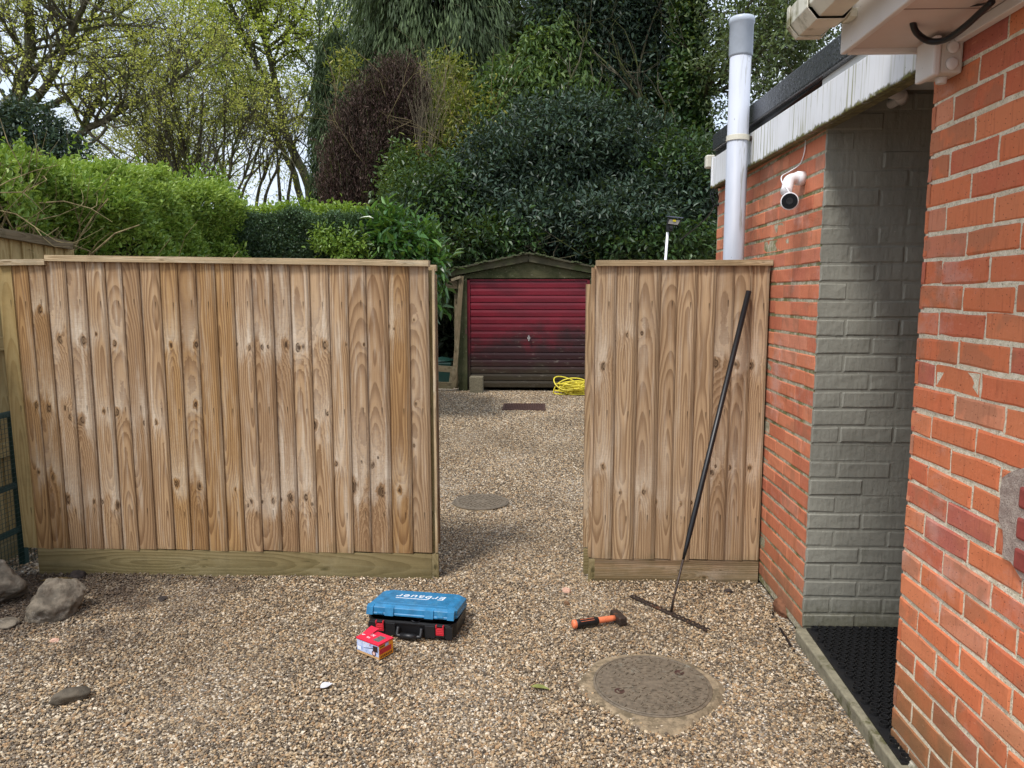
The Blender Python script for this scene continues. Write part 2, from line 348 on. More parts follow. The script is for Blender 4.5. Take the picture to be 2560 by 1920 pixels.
M_rubber = plain('black_rubber', lin(20, 20, 21), .6, .3, 60, spec=.45)
M_cable = plain('black_conduit', lin(20, 21, 26), .35, .1)
M_white = plain('white_plastic', lin(232, 230, 232), .35, .03)
M_lens = plain('glossy_black', lin(7, 7, 8), .25, .1, spec=.25)
M_conc = plain('mossy_concrete', lin(132, 126, 106), .9, .22, 30, bmp=.006, stain=(lin(84, 82, 52), .52))
M_conc2 = plain('grey_cement', lin(140, 124, 100), .95, .3, 40, bmp=.006, stain=(lin(104, 92, 72), .48))
M_iron = plain('worn_cast_iron', lin(108, 97, 82), .55, .26, 50, bmp=.002, stain=(lin(128, 122, 108), .58), spec=.5)
M_rust = plain('rusty_grating', lin(72, 50, 42), .7, .3, 40, bmp=.003)
M_blue = plain('blue_plastic', lin(44, 118, 162), .42, .16, 30, bmp=.0015, stain=(lin(72, 134, 168), .56))
M_redp = plain('red_plastic', lin(196, 44, 56), .35, .06)
M_orange = plain('orange_plastic', lin(224, 124, 84), .45, .12, 60, stain=(lin(120, 70, 50), .6))
M_steel = plain('dark_forged_steel', lin(70, 60, 54), .5, .3, 60, metal=.5, bmp=.001, stain=(lin(110, 76, 56), .55))
M_chrome = plain('bright_metal', lin(210, 210, 210), .25, .05, metal=.9)
M_letter = plain('white_print', lin(228, 232, 236), .5, .06, 60)
M_rock = plain('dark_rough_rock', lin(106, 97, 84), .85, .4, 22, bmp=.03, stain=(lin(150, 142, 130), .56))
M_rock2 = plain('brown_stone', lin(84, 76, 64), .85, .3, 20, bmp=.01, stain=(lin(116, 108, 94), .56))
M_pinkst = plain('pink_stone', lin(200, 160, 138), .8, .1, 50, bmp=.004)
M_brownst = plain('brown_pebble', lin(112, 84, 60), .8, .2, 50, bmp=.004)
M_clod = plain('dark_clod', lin(54, 46, 42), .9, .4, 40, bmp=.01)
M_hose = plain('yellow_hose', lin(214, 198, 62), .4, .1, 30)
M_green = plain('dark_green_metal', lin(24, 52, 48), .45, .2, 20)
M_tarp = plain('green_sheet', lin(12, 44, 38), .5, .3, 6)

# ------------------------------------------------------------------ ground and gravel
def gravel_cols(): return [(0, lin(78, 74, 68)), (.13, lin(140, 128, 112)), (.26, lin(176, 156, 128)), (.38, lin(202, 180, 148)), (.49, lin(100, 92, 82)),
                           (.60, lin(218, 204, 180)), (.71, lin(180, 150, 116)), (.79, lin(238, 230, 216)), (.90, lin(152, 146, 136))]
def soil_mask(g, p):
    """dark damp soil along the foot of the left fence and in the left corner"""
    s = g.sep(p); n = g.noise(p, 3.2, 5, .65)
    q = g.M('ADD', g.M('MULTIPLY', g.M('SUBTRACT', n, .5), 2.2), g.M('ADD', g.M('MULTIPLY', s[0], -.75), g.M('MULTIPLY', s[1], .42)))
    near = g.mr(q, 2.45, 3.3)
    return g.M('MULTIPLY', near, g.mr(s[1], 3.78, 3.7))
def ground_mat():
    g = G('gravel_bed'); p = g.pos()
    v = g.vor(p, 120); cell = g.sep(v.outputs['Color'])[0]; d = v.outputs['Distance']
    c = g.ramp(cell, gravel_cols(), 'CONSTANT'); c = g.mix(g.M('MULTIPLY', g.mr(d, .35, .65), .6), c, lin(84, 70, 56))
    c = g.mix(g.M('MULTIPLY', soil_mask(g, p), .85), c, lin(62, 50, 42))
    s = g.sep(p); far = g.mr(s[1], 16, 22); c = g.mix(far, c, lin(64, 70, 40))
    return g.fin(c, .8, g.bump(g.M('SUBTRACT', 1., d), 1., .006), .3)
mb = MB(); mb.add([(-300, -60, 0), (300, -60, 0), (300, 500, 0), (-300, 500, 0)], [(0, 1, 2, 3)])
ground = mb.build('ground', ground_mat()); tag(ground, 'pale brown gravel drive running through the gap in the fence', 'ground', kind='structure')

def stone_mat():
    g = G('pea_gravel'); oi = g.n('ObjectInfo'); r = oi.outputs['Random']; p = g.pos()
    c = g.ramp(r, gravel_cols(), 'CONSTANT')
    r2 = g.M('FRACT', g.M('MULTIPLY', r, 57.3)); c = g.mix(g.M('MULTIPLY', r2, .35), c, tuple(x*.45 for x in lin(150, 120, 90)))
    c = g.mix(1., c, lin(244, 236, 222), 'MULTIPLY')
    # damp dull areas
    damp = g.mr(g.noise(p, .9, 4, .6), .42, .66); c = g.mix(g.M('MULTIPLY', damp, .34), c, lin(88, 74, 56))
    c = g.mix(g.M('MULTIPLY', soil_mask(g, oi.outputs['Location']), .8), c, lin(60, 48, 40))
    c = g.mix(g.mr(g.noise(p, 300, 2), .5, .8), c, tuple(x*.7 for x in lin(140, 120, 100)))
    return g.fin(c, .6, None, .4)
def gravel_points():
    pts = []; scl = []
    def zone(x0, x1, y0, y1, dens, s0, s1):
        n = int((x1-x0)*(y1-y0)*dens)
        P = np.stack([rng.uniform(x0, x1, n), rng.uniform(y0, y1, n), rng.uniform(-.001, .007, n)], 1)
        pts.append(P); scl.append(rng.uniform(0, 1, n)**2.2*(s1-s0)+s0)
    zone(-2.75, 1.13, 1.35, 3.72, 25000, .0027, .0070)
    zone(-.75, .45, 3.7, 5.0, 17000, .0030, .0068)
    zone(-2.6, 1.12, 3.72, 3.95, 7000, .0045, .008)
    zone(-1.7, 1.12, 3.9, 8.0, 10500, .0038, .0075)
    zone(-2.4, 1.6, 8.0, 11.35, 6500, .0055, .0095)
    zone(-3.4, -2.7, 2.4, 4.6, 5000, .005, .012)
    P = np.concatenate(pts); S = np.concatenate(scl)
    # gravel drifts up a little against boards and walls, and lies in shallow wheel ruts
    dr_ = .016*np.exp(-np.abs(3.70-P[:, 1])/.05)*(P[:, 1] < 3.71)*((P[:, 0] < -.5) | (P[:, 0] > .28))+.014*np.exp(-np.abs(1.10-P[:, 0])/.05)
    P[:, 2] += dr_*rng.uniform(.2, 1., len(P))+.004*np.sin(P[:, 0]*6.3)*np.sin(P[:, 1]*3.1)
    mc = np.array(MAN); keep = np.ones(len(P), bool)
    for (cx, cy, r, nz) in HOLES:
        a = np.arctan2(P[:, 1]-cy, P[:, 0]-cx); d = np.hypot(P[:, 0]-cx, P[:, 1]-cy)
        rr = r*(1+nz*(np.sin(a*3+1)*.5+np.sin(a*5+2)*.3+np.sin(a*11)*.2)); edge = (d-rr)/.07
        keep &= (edge > 0) & (rng.uniform(0, 1, len(P)) < np.clip(edge+.25, .0, 1)) | (edge > 1) | ((d > .222) & (rng.uniform(0, 1, len(P)) < .07) & (r > .25))
    for (x0, x1, y0, y1) in RECTS: keep &= ~((P[:, 0] > x0) & (P[:, 0] < x1) & (P[:, 1] > y0) & (P[:, 1] < y1))
    # thinner cover over the soil
    q = P[:, 0]*-.75+P[:, 1]*.42+rng.normal(0, .35, len(P)); keep &= ~((q > 2.75) & (P[:, 1] < 3.75) & (rng.uniform(0, 1, len(P)) < .45))
    return P[keep], S[keep]
MAN = PZ(1630, 1718)[:2]; MAN2 = PZ(1202, 1258)[:2]
HOLES = [(MAN[0], MAN[1], .246, .14), (MAN2[0], MAN2[1], .205, .05)]
RECTS = [(-.47, .10, 9.40, 9.95), (-2.75, -.52, 3.72, 3.87), (.26, 1.15, 3.72, 3.87), (-1.3, .95, 11.38, 12), (1.085, 1.2, 1.3, 3.1)]
P, S = gravel_points()
me = bpy.data.meshes.new('gravel'); me.vertices.add(len(P)); me.vertices.foreach_set('co', P.astype(np.float32).ravel())
a = me.attributes.new('scl', 'FLOAT_VECTOR', 'POINT'); sc3 = S[:, None]*np.stack([rng.uniform(.9, 1.5, len(S)), rng.uniform(.7, 1.1, len(S)), rng.uniform(.45, .8, len(S))], 1)
a.data.foreach_set('vector', sc3.astype(np.float32).ravel())
a = me.attributes.new('rot', 'FLOAT_VECTOR', 'POINT'); a.data.foreach_set('vector', np.stack([rng.normal(0, .35, len(S)), rng.normal(0, .35, len(S)), rng.uniform(0, 6.28, len(S))], 1).astype(np.float32).ravel())
gravel = bpy.data.objects.new('gravel', me); COL.objects.link(gravel)
tag(gravel, 'loose pea gravel in tan, cream and grey covering the drive', 'gravel', kind='stuff')
ng = bpy.data.node_groups.new('scatter_pebbles', 'GeometryNodeTree')
ng.interface.new_socket('Geometry', in_out='INPUT', socket_type='NodeSocketGeometry'); ng.interface.new_socket('Geometry', in_out='OUTPUT', socket_type='NodeSocketGeometry')
N = ng.nodes; gi = N.new('NodeGroupInput'); go = N.new('NodeGroupOutput')
g2i = []
for i in range(6):
    ico = N.new('GeometryNodeMeshIcoSphere'); ico.inputs['Radius'].default_value = 1; ico.inputs['Subdivisions'].default_value = 2 if i < 3 else 1
    sp = N.new('GeometryNodeSetPosition'); nz = N.new('ShaderNodeTexNoise'); nz.noise_dimensions = '4D'; nz.inputs['W'].default_value = i*3.7; nz.inputs['Scale'].default_value = 1.1
    pos = N.new('GeometryNodeInputPosition'); ng.links.new(pos.outputs[0], nz.inputs['Vector'])
    vm1 = N.new('ShaderNodeVectorMath'); vm1.operation = 'SUBTRACT'; vm1.inputs[1].default_value = (.5, .5, .5); ng.links.new(nz.outputs['Color'], vm1.inputs[0])
    vm2 = N.new('ShaderNodeVectorMath'); vm2.operation = 'SCALE'; vm2.inputs['Scale'].default_value = 1.9; ng.links.new(vm1.outputs[0], vm2.inputs[0])
    ng.links.new(ico.outputs[0], sp.inputs[0]); ng.links.new(vm2.outputs[0], sp.inputs['Offset'])
    sm = N.new('GeometryNodeSetMaterial')
    if i == 0: M_stone = stone_mat()
    sm.inputs['Material'].default_value = M_stone; ng.links.new(sp.outputs[0], sm.inputs[0])
    k = N.new('GeometryNodeGeometryToInstance'); ng.links.new(sm.outputs[0], k.inputs[0]); g2i.append(k)
jn = N.new('GeometryNodeJoinGeometry')
for k in g2i: ng.links.new(k.outputs[0], jn.inputs[0])
m2p = N.new('GeometryNodeMeshToPoints'); iop = N.new('GeometryNodeInstanceOnPoints'); iop.inputs['Pick Instance'].default_value = True
na = N.new('GeometryNodeInputNamedAttribute'); na.data_type = 'FLOAT_VECTOR'; na.inputs[0].default_value = 'scl'
nb = N.new('GeometryNodeInputNamedAttribute'); nb.data_type = 'FLOAT_VECTOR'; nb.inputs[0].default_value = 'rot'
ng.links.new(gi.outputs[0], m2p.inputs[0]); ng.links.new(m2p.outputs[0], iop.inputs['Points']); ng.links.new(jn.outputs[0], iop.inputs['Instance'])
ng.links.new(nb.outputs[0], iop.inputs['Rotation']); ng.links.new(na.outputs[0], iop.inputs['Scale']); ng.links.new(iop.outputs[0], go.inputs[0])
md = gravel.modifiers.new('scatter', 'NODES'); md.node_group = ng
M_stone and me.materials.append(M_stone)

# ------------------------------------------------------------------ boards and fences
def boards(specs, name, mat, parent=None, knots=True):
    """specs: (origin, across, along, normal, width, length, thickness at start, thickness at end, rnd or None, knots or None)"""
    V = []; Fc = []; bc = []; rn = []; K = [[], [], [], [], []]
    for sp in specs:
        o, ac, al, nm, wd, ln, t0, t1 = [np.array(q, float) if hasattr(q, '__len__') else q for q in sp[:8]]
        r = sp[8] if len(sp) > 8 and sp[8] is not None else rng.uniform(0, 1, 3); kn = sp[9] if len(sp) > 9 and sp[9] is not None else None
        z0 = sp[10] if len(sp) > 10 else 0.
        if kn is None:
            kn = []
            if knots:
                for _ in range(rng.integers(1, 4)): kn.append((rng.uniform(-.3, .3)*wd, z0+rng.uniform(.05, .95)*ln, rng.uniform(.005, .016)))
        kn = (list(kn)+[(9, 9, .001)]*5)[:5]
        nseg = 6; b0 = len(V); bow = rng.normal(0, .0012); tilt = rng.normal(0, .0012)
        for i in range(nseg+1):
            t = i/nseg; cen = o+al*ln*t+ac*tilt*t*2+nm*bow*math.sin(math.pi*t)
            for (s, tt) in ((0, 0), (1, 0), (1, t1), (0, t0)):
                V.append(cen+ac*wd*s+nm*tt); bc.append((wd*(s-.5)+(tt*.6 if tt else 0)*(1 if s else -1), z0+ln*t, 0)); rn.append(r)
                for j in range(5): K[j].append(kn[j])
        for i in range(nseg):
            a0 = b0+i*4
            for k in range(4): Fc.append((a0+k, a0+(k+1) % 4, a0+4+(k+1) % 4, a0+4+k))
        Fc.append((b0, b0+1, b0+2, b0+3)); e = b0+nseg*4; Fc.append((e+3, e+2, e+1, e))
    me = npmesh(name, V, Fc, {'bc': bc, 'rnd': rn, 'k1': K[0], 'k2': K[1], 'k3': K[2], 'k4': K[3], 'k5': K[4]})
    import bmesh
    b = bmesh.new(); b.from_mesh(me); bmesh.ops.recalc_face_normals(b, faces=b.faces); b.to_mesh(me); b.free()
    return link(name, me, mat, parent)
def plank(name, p, q, w, h, mat, parent=None, up=(0, 0, 1), knots=True):
    """single timber p->q; w = horizontal thickness, h = height"""
    p = np.array(p, float); q = np.array(q, float); d = q-p; L = np.linalg.norm(d); d /= L; u = np.array(up, float); u = u-d*(u@d); u /= np.linalg.norm(u); nrm = np.cross(d, u)
    return boards([(p-u*h/2-nrm*w/2, u, d, nrm, h, L, w, w)], name, mat, parent, knots)
YF = 3.717
KN = [(100,775,.014),(150,850,.017),(208,850,.018),(240,835,.007),(287,858,.011),(428,865,.012),(492,862,.014),(590,862,.011),(625,868,.013),(655,868,.011),(672,868,.009),(715,865,.019),(745,868,.015),(760,866,.013),(812,862,.018),(867,862,.007),(912,862,.006),(970,815,.010),(985,822,.007),(1035,800,.007),
 (118,1020,.016),(88,1012,.012),(163,1022,.012),(178,1045,.014),(203,1050,.022),(260,1028,.010),(292,1032,.014),(325,1058,.009),(363,1058,.011),(390,1058,.011),(490,1012,.013),(785,1065,.016),(820,1035,.011),(840,1160,.010),(905,1155,.008),(930,1165,.015),(945,1145,.008),(878,1218,.028),(955,1230,.023),(1000,1225,.012),(1040,1010,.009),(1035,1115,.006),
 (125,1195,.014),(90,1180,.010),(167,1250,.017),(440,1210,.016),(500,1215,.016),(236,1255,.009),(255,1255,.010),(297,1263,.014),(590,1225,.009),(630,1255,.012),(620,1264,.008),(655,1255,.010),(684,1253,.014),(702,1250,.010),(727,1247,.019),(765,1245,.017),(782,1260,.008),
 (1509,917,.015),(1508,1168,.012),(1570,838,.010),(1538,852,.006),(1606,834,.010),(1792,908,.018),(1842,912,.013),(1881,914,.015),(1876,1170,.011),(1826,1170,.009),(1790,1166,.009),(1781,1182,.012),(1551,1233,.009),(1610,1232,.013),(1640,1258,.010),(1703,1260,.009),(1730,1257,.007)]
KNW = [(PY(u, v, YF), r) for u, v, r in KN]
def fence_panel(th, us, ztop, mat_pick, pname='boards', zb=.145, matz=None, rows=None):
    xs = [PY(u, 690, YF)[0] for u in us]; sp = {}
    for i in range(len(xs)-1):
        wd = xs[i+1]-xs[i]; zt = ztop(xs[i]); kn = None
        grp = i//3
        if rows:
            kn = sorted([(k[0]-(xs[i]-.012+(wd+.014)/2), k[2], r) for k, r in KNW if xs[i]-.004 <= k[0] < xs[i+1]-.004], key=lambda q: -q[2])[:5]
        if False:
            kn = []
            for (zr, f) in rows[grp % len(rows)]: 
                if rng.uniform() < f: kn.append((rng.uniform(-.32, .32)*wd, zr+rng.normal(0, .02), rng.uniform(.009, .024)))
        lo = zb+rng.uniform(-.004, .006)
        spec = ((xs[i]-.012, YF+.012, lo), (1, 0, 0), (0, 0, 1), (0, -1, 0), wd+.014, zt-lo, .004, .0125, None, kn, lo)
        sp.setdefault(mat_pick(i), []).append(spec)
    obs = [boards(v, pname, k, th) for k, v in sp.items()]
    if len(obs) > 1:   # one mesh, several timbers
        base = obs[0]
        for o in obs[1:]:
            base.data.materials.append(o.data.materials[0])
        import bmesh
        bm = bmesh.new(); idx = 0
        for mi, o in enumerate(obs):
            n0 = len(bm.faces); bm.from_mesh(o.data); bm.faces.ensure_lookup_table()
            for f in bm.faces[n0:]: f.material_index = mi
        bm.to_mesh(base.data); bm.free()
        for o in obs[1:]: bpy.data.objects.remove(o)
    return xs
usL = [115, 164, 210, 261, 303, 349, 397, 441, 486, 536, 582, 627, 677, 722, 771, 818, 865, 911, 966, 1020, 1070]
fl = thing('timber_fence', 'long featheredge board fence panel left of the gap, weathered brown pine', 'fence', (-1.53, YF, 0))
rowsL = [[(1.37, .8), (.85, .8), (.4, .7)], [(1.36, .6), (.83, .5)], [(1.31, .9), (.9, .4), (.38, .8)], [(1.30, .8), (.32, .8)], [(1.31, .7), (.36, .9), (.9, .3)], [(1.45, .5), (.55, .8), (.42, .5)]]
def zt_left(x): return 1.645+(-.55-x)*.0145
xsL = fence_panel(fl, usL, zt_left, lambda i: (M_fence, M_fence, M_fence, M_fence, M_fence, M_fence, M_fence_o, M_fence_o, M_fence_o, M_fence_o, M_fence, M_fence, M_fence, M_fence, M_fence, M_fence, M_fence, M_fence, M_fence_o, M_fence_r)[i], rows=rowsL)
plank('cap_rail', (-2.506, YF+.012, 1.682), (-.548, YF+.012, 1.650), .062, .03, M_cap, fl)
plank('gravel_board', (-2.679, YF+.018, .075), (-.555, YF+.018, .068), .03, .145, M_gravelboard, fl)
# frame, posts and the second skin of boards on the far side
plank('post', (-.585, YF+.075, 0), (-.585, YF+.075, 1.62), .075, .09, M_pale, fl, up=(1, 0, 0))
plank('post', (-2.45, YF+.075, 0), (-2.45, YF+.075, 1.64), .075, .09, M_pale, fl, up=(1, 0, 0))
for zr in (1.45, .9, .35): plank('rail', (-2.5, YF+.035, zr), (-.60, YF+.035, zr), .04, .08, M_pale, fl)
plank('edge_strip', (-.529, YF+.018, .15), (-.529, YF+.018, 1.625), .012, .034, M_cap, fl, up=(0, 1, 0))
plank('post_foot', (-.537, YF+.02, 0), (-.537, YF+.02, .14), .03, .036, M_gravelboard, fl, up=(1, 0, 0))
sp = []
for i in range(19): x = -.532-(i+1)*.104; sp.append(((x, YF+.115, .16), (1, 0, 0), (0, 0, 1), (0, 1, 0), .112, 1.44, .006, .016, None, None, .16))
boards(sp, 'rear_boards', M_fence_r, fl)
plank('rear_cap_rail', (-2.5, YF+.125, 1.622), (-.527, YF+.125, 1.632), .05, .03, M_cap, fl)
plank('rear_gravel_board', (-2.5, YF+.125, .07), (-.537, YF+.125, .07), .028, .14, M_gravelboard, fl)
# short section at the far left
f2 = thing('timber_fence', 'short weathered board section at the left end of the long fence, lower cap rail', 'fence', (-2.62, YF, 0))
fence_panel(f2, [-3, 29, 68, 113], lambda x: 1.648, lambda i: (M_pale, M_fence_o, M_fence_o)[i], rows=[[(1.45, .9), (.93, .9), (.6, .9)]])
for o in list(f2.children):
    me = o.data   # lean the outermost boards in at the foot, as they stand
    for v in me.vertices:
        zz = v.co.z; v.co.x += .022*(1-zz/1.65)
plank('cap_rail', (-2.76, YF+.012, 1.660), (-2.509, YF+.012, 1.661), .06, .03, M_cap, f2)
# right fence
usR = [1491, 1539, 1596, 1652, 1694, 1742, 1790, 1835, 1882, 1925]
fr = thing('timber_fence', 'narrow featheredge board fence panel between the gap and the brick wall', 'fence', (.72, YF, 0))
rowsR = [[(1.16, .7), (.69, .5), (1.3, .5)], [(1.28, .4), (.49, .8)], [(1.18, .9), (.69, .9)]]
fence_panel(fr, usR, lambda x: 1.64, lambda i: M_fence_r, rows=rowsR, zb=.128)
plank('cap_rail', (.288, YF+.012, 1.652), (1.152, YF+.012, 1.652), .062, .028, M_cap, fr)
plank('gravel_board', (.302, YF+.018, .063), (1.148, YF+.018, .063), .03, .125, M_fence_r, fr)
plank('post', (.325, YF+.075, 0), (.325, YF+.075, 1.62), .075, .085, M_pale, fr, up=(1, 0, 0))
plank('post', (1.10, YF+.075, 0), (1.10, YF+.075, 1.62), .075, .085, M_pale, fr, up=(1, 0, 0))
for zr in (1.45, .9, .35): plank('rail', (.36, YF+.035, zr), (1.06, YF+.035, zr), .04, .08, M_pale, fr)
plank('edge_strip', (.274, YF+.018, .135), (.274, YF+.018, 1.63), .016, .03, M_fence_r, fr, up=(0, 1, 0))
plank('post_foot', (.284, YF+.02, 0), (.284, YF+.02, .125), .03, .034, M_gravelboard, fr, up=(1, 0, 0))
sp = []
for i in range(8): sp.append(((.246+i*.106, YF+.115, .15), (1, 0, 0), (0, 0, 1), (0, 1, 0), .112, 1.40, .016, .006, None, None, .15))
boards(sp, 'rear_boards', M_fence_r, fr)
plank('rear_gravel_board', (.25, YF+.125, .07), (1.14, YF+.125, .07), .028, .14, M_gravelboard, fr)

# pale boundary fence running away at the far left
fb = thing('boundary_fence', 'pale new close-board fence at the left edge, behind the wire panel', 'fence', (-3.05, 4.2, 0))
_a, _b = PX(0, 592, -3.02), PX(165, 621, -3.02)
def BT(y): return _a[2]+(_b[2]-_a[2])*(y-_a[1])/(_b[1]-_a[1])
sp = []
for i in range(22):
    y = 2.60+i*.098; zt = BT(y)
    sp.append(((-3.03, y, .12), (0, 1, 0), (0, 0, 1), (1, 0, 0), .106, zt-.12, .016, .005, None, None, .12))
boards(sp, 'boards', M_pale, fb)
plank('cap_rail', (-3.02, 2.6, BT(2.6)+.02), (-3.02, _b[1]+.02, BT(_b[1])+.02), .07, .05, M_old, fb)
for z in (.62, 1.22): plank('rail', (-3.0, 2.6, z+.02), (-3.0, 4.75, z), .035, .075, M_pale, fb)
plank('gravel_board', (-3.0, 2.6, .07), (-3.0, 4.75, .07), .03, .15, M_gravelboard, fb)
# green wire panel
wp_ = thing('wire_mesh_panel', 'dark green welded wire mesh panel at the left end of the fence', 'mesh panel', (-2.86, 4.0, 0))
mb = MB(); X = -2.86
mb.bar((X, 3.0, .855), (X, 4.9, .855), .022, .03); mb.bar((X, 3.0, .46), (X, 4.9, .46), .018, .03); mb.bar((X, 3.0, .21), (X, 4.9, .21), .018, .03)
for y in (3.86, 4.75, 3.02): mb.bar((X, y, 0), (X, y, .86), .035, .035)
mb.build('frame', M_green, wp_, bev=.003)
mb = MB()
for i in range(76): mb.bar((X+.014, 3.0+i*.025, .0), (X+.014, 3.0+i*.025, .86), .0018, .0018)
for i in range(34): mb.bar((X+.016, 3.0, .01+i*.025), (X+.016, 4.9, .01+i*.025), .0018, .0018)
mb.build('wire_mesh', M_green, wp_)
mb = MB(); mb.tube(spline([(X-.03, 3.6, .84), (X-.03, 3.8, .85), (X-.03, 3.95, .82), (X-.03, 4.08, .72), (X-.03, 4.14, .55), (X-.03, 4.15, .3)], 6), .014, 8)
mb.build('hoop', M_green, wp_, smooth=True)

# ------------------------------------------------------------------ brick walls
def bricks(org, du, nrm, length, z0, z1, z_ref, name, mat, parent, jh=.011, jv=.009, course=.075, blen=.224, depth=.02, wob=.0015, cham=.003, first=0, proud=None):
    """rows of bricks; joints are left open and a mortar bed lies behind"""
    org = np.array(org, float); du = np.array(du, float); nrm = np.array(nrm, float); V = []; F = []; RN = []
    k0 = math.floor((z0-z_ref)/course); row = 0
    z = z_ref+k0*course
    us_ = [0, .03, .35, .65, .97, 1]; vs_ = [0, .08, .5, .92, 1]
    while z < z1-.005:
        a, b = max(z, z0)+jh/2, min(z+course, z1)-jh/2; par = (k0+row+first) % 2
        if b-a > .012:
            u = -blen/2 if par else 0.
            while u < length-.01:
                ua, ub = max(u, 0)+(jv/2 if u > 0 else 0), min(u+blen, length)-jv/2
                if ub-ua > .02:
                    r = rng.uniform(0, 1, 3); dd = rng.normal(0, .0012); base = len(V); ja, jb = rng.normal(0, wob, 2)
                    for j, t in enumerate(vs_):
                        for i, s in enumerate(us_):
                            edge = i in (0, len(us_)-1) or j in (0, len(vs_)-1)
                            off = -cham if edge else dd+rng.normal(0, .0004)
                            p = org+du*(ua+(ub-ua)*s+rng.normal(0, wob*.6))+np.array([0, 0, a+(b-a)*t+(ja*(1-s)+jb*s)+rng.normal(0, wob*.5)])+nrm*off
                            V.append(p); RN.append(r)
                    n = len(us_); m = len(vs_)
                    for j in range(m-1):
                        for i in range(n-1): q = base+j*n+i; F.append((q, q+1, q+n+1, q+n))
                    ring = [base+i for i in range(n)]+[base+j*n+n-1 for j in range(1, m)]+[base+(m-1)*n+i for i in range(n-2, -1, -1)]+[base+j*n for j in range(m-2, 0, -1)]
                    b2 = len(V)
                    for q in ring: V.append(V[q]-nrm*depth); RN.append(r)
                    L = len(ring)
                    for i in range(L): F.append((ring[i], b2+i, b2+(i+1) % L, ring[(i+1) % L]))
                u += blen
        z += course; row += 1
    me = npmesh(name, V, F, {'rnd': RN})
    import bmesh
    bm = bmesh.new(); bm.from_mesh(me); bmesh.ops.recalc_face_normals(bm, faces=bm.faces); bm.to_mesh(me); bm.free()
    o = link(name, me, mat, parent)
    return o
WX, HY, GY = 1.156, 2.29, 3.095       # wall plane, house corner, outbuilding front
house = thing('brick_house', 'red brick house wall with white eaves filling the right edge', 'house', (WX, HY, 0))
bricks((WX, HY, 0), (0, -1, 0), (-1, 0, 0), 4.0, .07, 2.40, 1.525, 'brick_wall', M_brick_h, house, first=1, jh=.0115, jv=.009, wob=.0022)
bricks((WX, HY, 0), (1, 0, 0), (0, 1, 0), 1.6, .07, 2.40, 1.525, 'brick_return_wall', M_brick_h, house, first=0, jh=.012)
mb = MB(); mb.box((WX+.0035, HY-4, .06), (WX+.3, HY-.0045, 2.4)); mb.box((WX+.3, HY-.3, .06), (WX+1.7, HY-.0045, 2.4)); mb.build('mortar', M_mort_h, house)
g = G('whitewashed_plinth'); p = g.pos(); c = g.mix(g.mr(g.noise(p, 14, 5, .7), .38, .62), lin(92, 88, 64), lin(186, 180, 164))
M_plinth = g.fin(c, .85, g.bump(g.noise(p, 40, 4), .7, .006), .2)
mb = MB(); mb.box((WX-.012, HY-4, -.02), (WX+.25, HY-.01, .068)); mb.build('plinth', M_plinth, house, bev=.012)
# repaired patch of rough cement with darker bricks, at the right edge
pc = [PX(*q, WX) for q in ((2510, 1190), (2560, 1165), (2600, 1200), (2600, 1500), (2555, 1440), (2515, 1385), (2505, 1290))]
mb = MB(); poly = [(q[1], q[2]) for q in pc]
fine = []
for i in range(len(poly)):
    a, b = poly[i], poly[(i+1) % len(poly)]
    for k in range(5): t = k/5; fine.append((a[0]*(1-t)+b[0]*t+random.uniform(-.006, .006), a[1]*(1-t)+b[1]*t+random.uniform(-.006, .006)))
mb.prism(fine, WX-.006, WX+.01, 'x'); mb.build('cement_patch', M_patch, house)
cy = sum(q[0] for q in poly)/len(poly)-.03; cz = sum(q[1] for q in poly)/len(poly)
M_dbrick = plain('dark_red_brick', lin(142, 66, 58), .7, .2, 30, bmp=.002)
for k in range(3):
    mb = MB(); mb.box((WX-.011, cy-.09, cz-.11+k*.075), (WX+.01, cy+.028, cz-.11+k*.075+.055)); mb.build('patch_brick', M_dbrick, house, bev=.008)
# eaves
SZ = 2.207; FX = .880
def fasc():
    mb = MB(); mb.box((FX-.0, HY-3.6, SZ-.012), (FX+.018, HY+.0, 2.46)); return mb
fasc().build('fascia', M_upvc, house, bev=.004)
mb = MB(); mb.box((FX+.021, HY-3.6, SZ), (WX-.001, HY-.02, SZ+.012)); mb.build('soffit', plain('pinkish_soffit', lin(206, 190, 182), .5, .04, 6, bmp=.0), house)
M_joint = plain('joint_shadow', lin(150, 134, 128), .7)
for k in range(1, 6): mb = MB(); mb.box((FX+.022, HY-.02-k*.3, SZ-.0015), (WX-.032, HY-.016-k*.3, SZ+.001)); mb.build('soffit_joint', M_joint, house)
mb = MB(); mb.box((FX+.019, HY-.018, SZ-.014), (WX+.05, HY-.002, 2.46)); mb.build('eaves_end_board', M_upvc, house, bev=.003)
mb = MB(); mb.box((WX-.03, HY-3.6, SZ-.03), (WX-.004, HY-.03, SZ-.002)); mb.build('soffit_trim', M_upvc, house, bev=.003)
mb = MB(); mb.hexa([(FX-.02, HY-3.6, 2.465), (3.2, HY-3.6, 2.465), (3.2, HY+.0, 2.465), (FX-.02, HY+.0, 2.465), (FX-.02, HY-3.6, 2.50), (3.2, HY-3.6, 3.3), (3.2, HY+.0, 3.3), (FX-.02, HY+.0, 2.50)])
mb.build('roof', plain('roof_tiles', lin(92, 62, 50), .8, .2, 12), house)
gx0, gx1 = .745, .858
def gprof(x0, x1, zb, zt): return [(x0, zt), (x0, zb+.032), (x0+.028, zb), (x1-.022, zb), (x1, zb+.028), (x1, zt), (x1-.004, zt), (x1-.004, zb+.030), (x1-.024, zb+.004), (x0+.03, zb+.004), (x0+.004, zb+.034), (x0+.004, zt)]
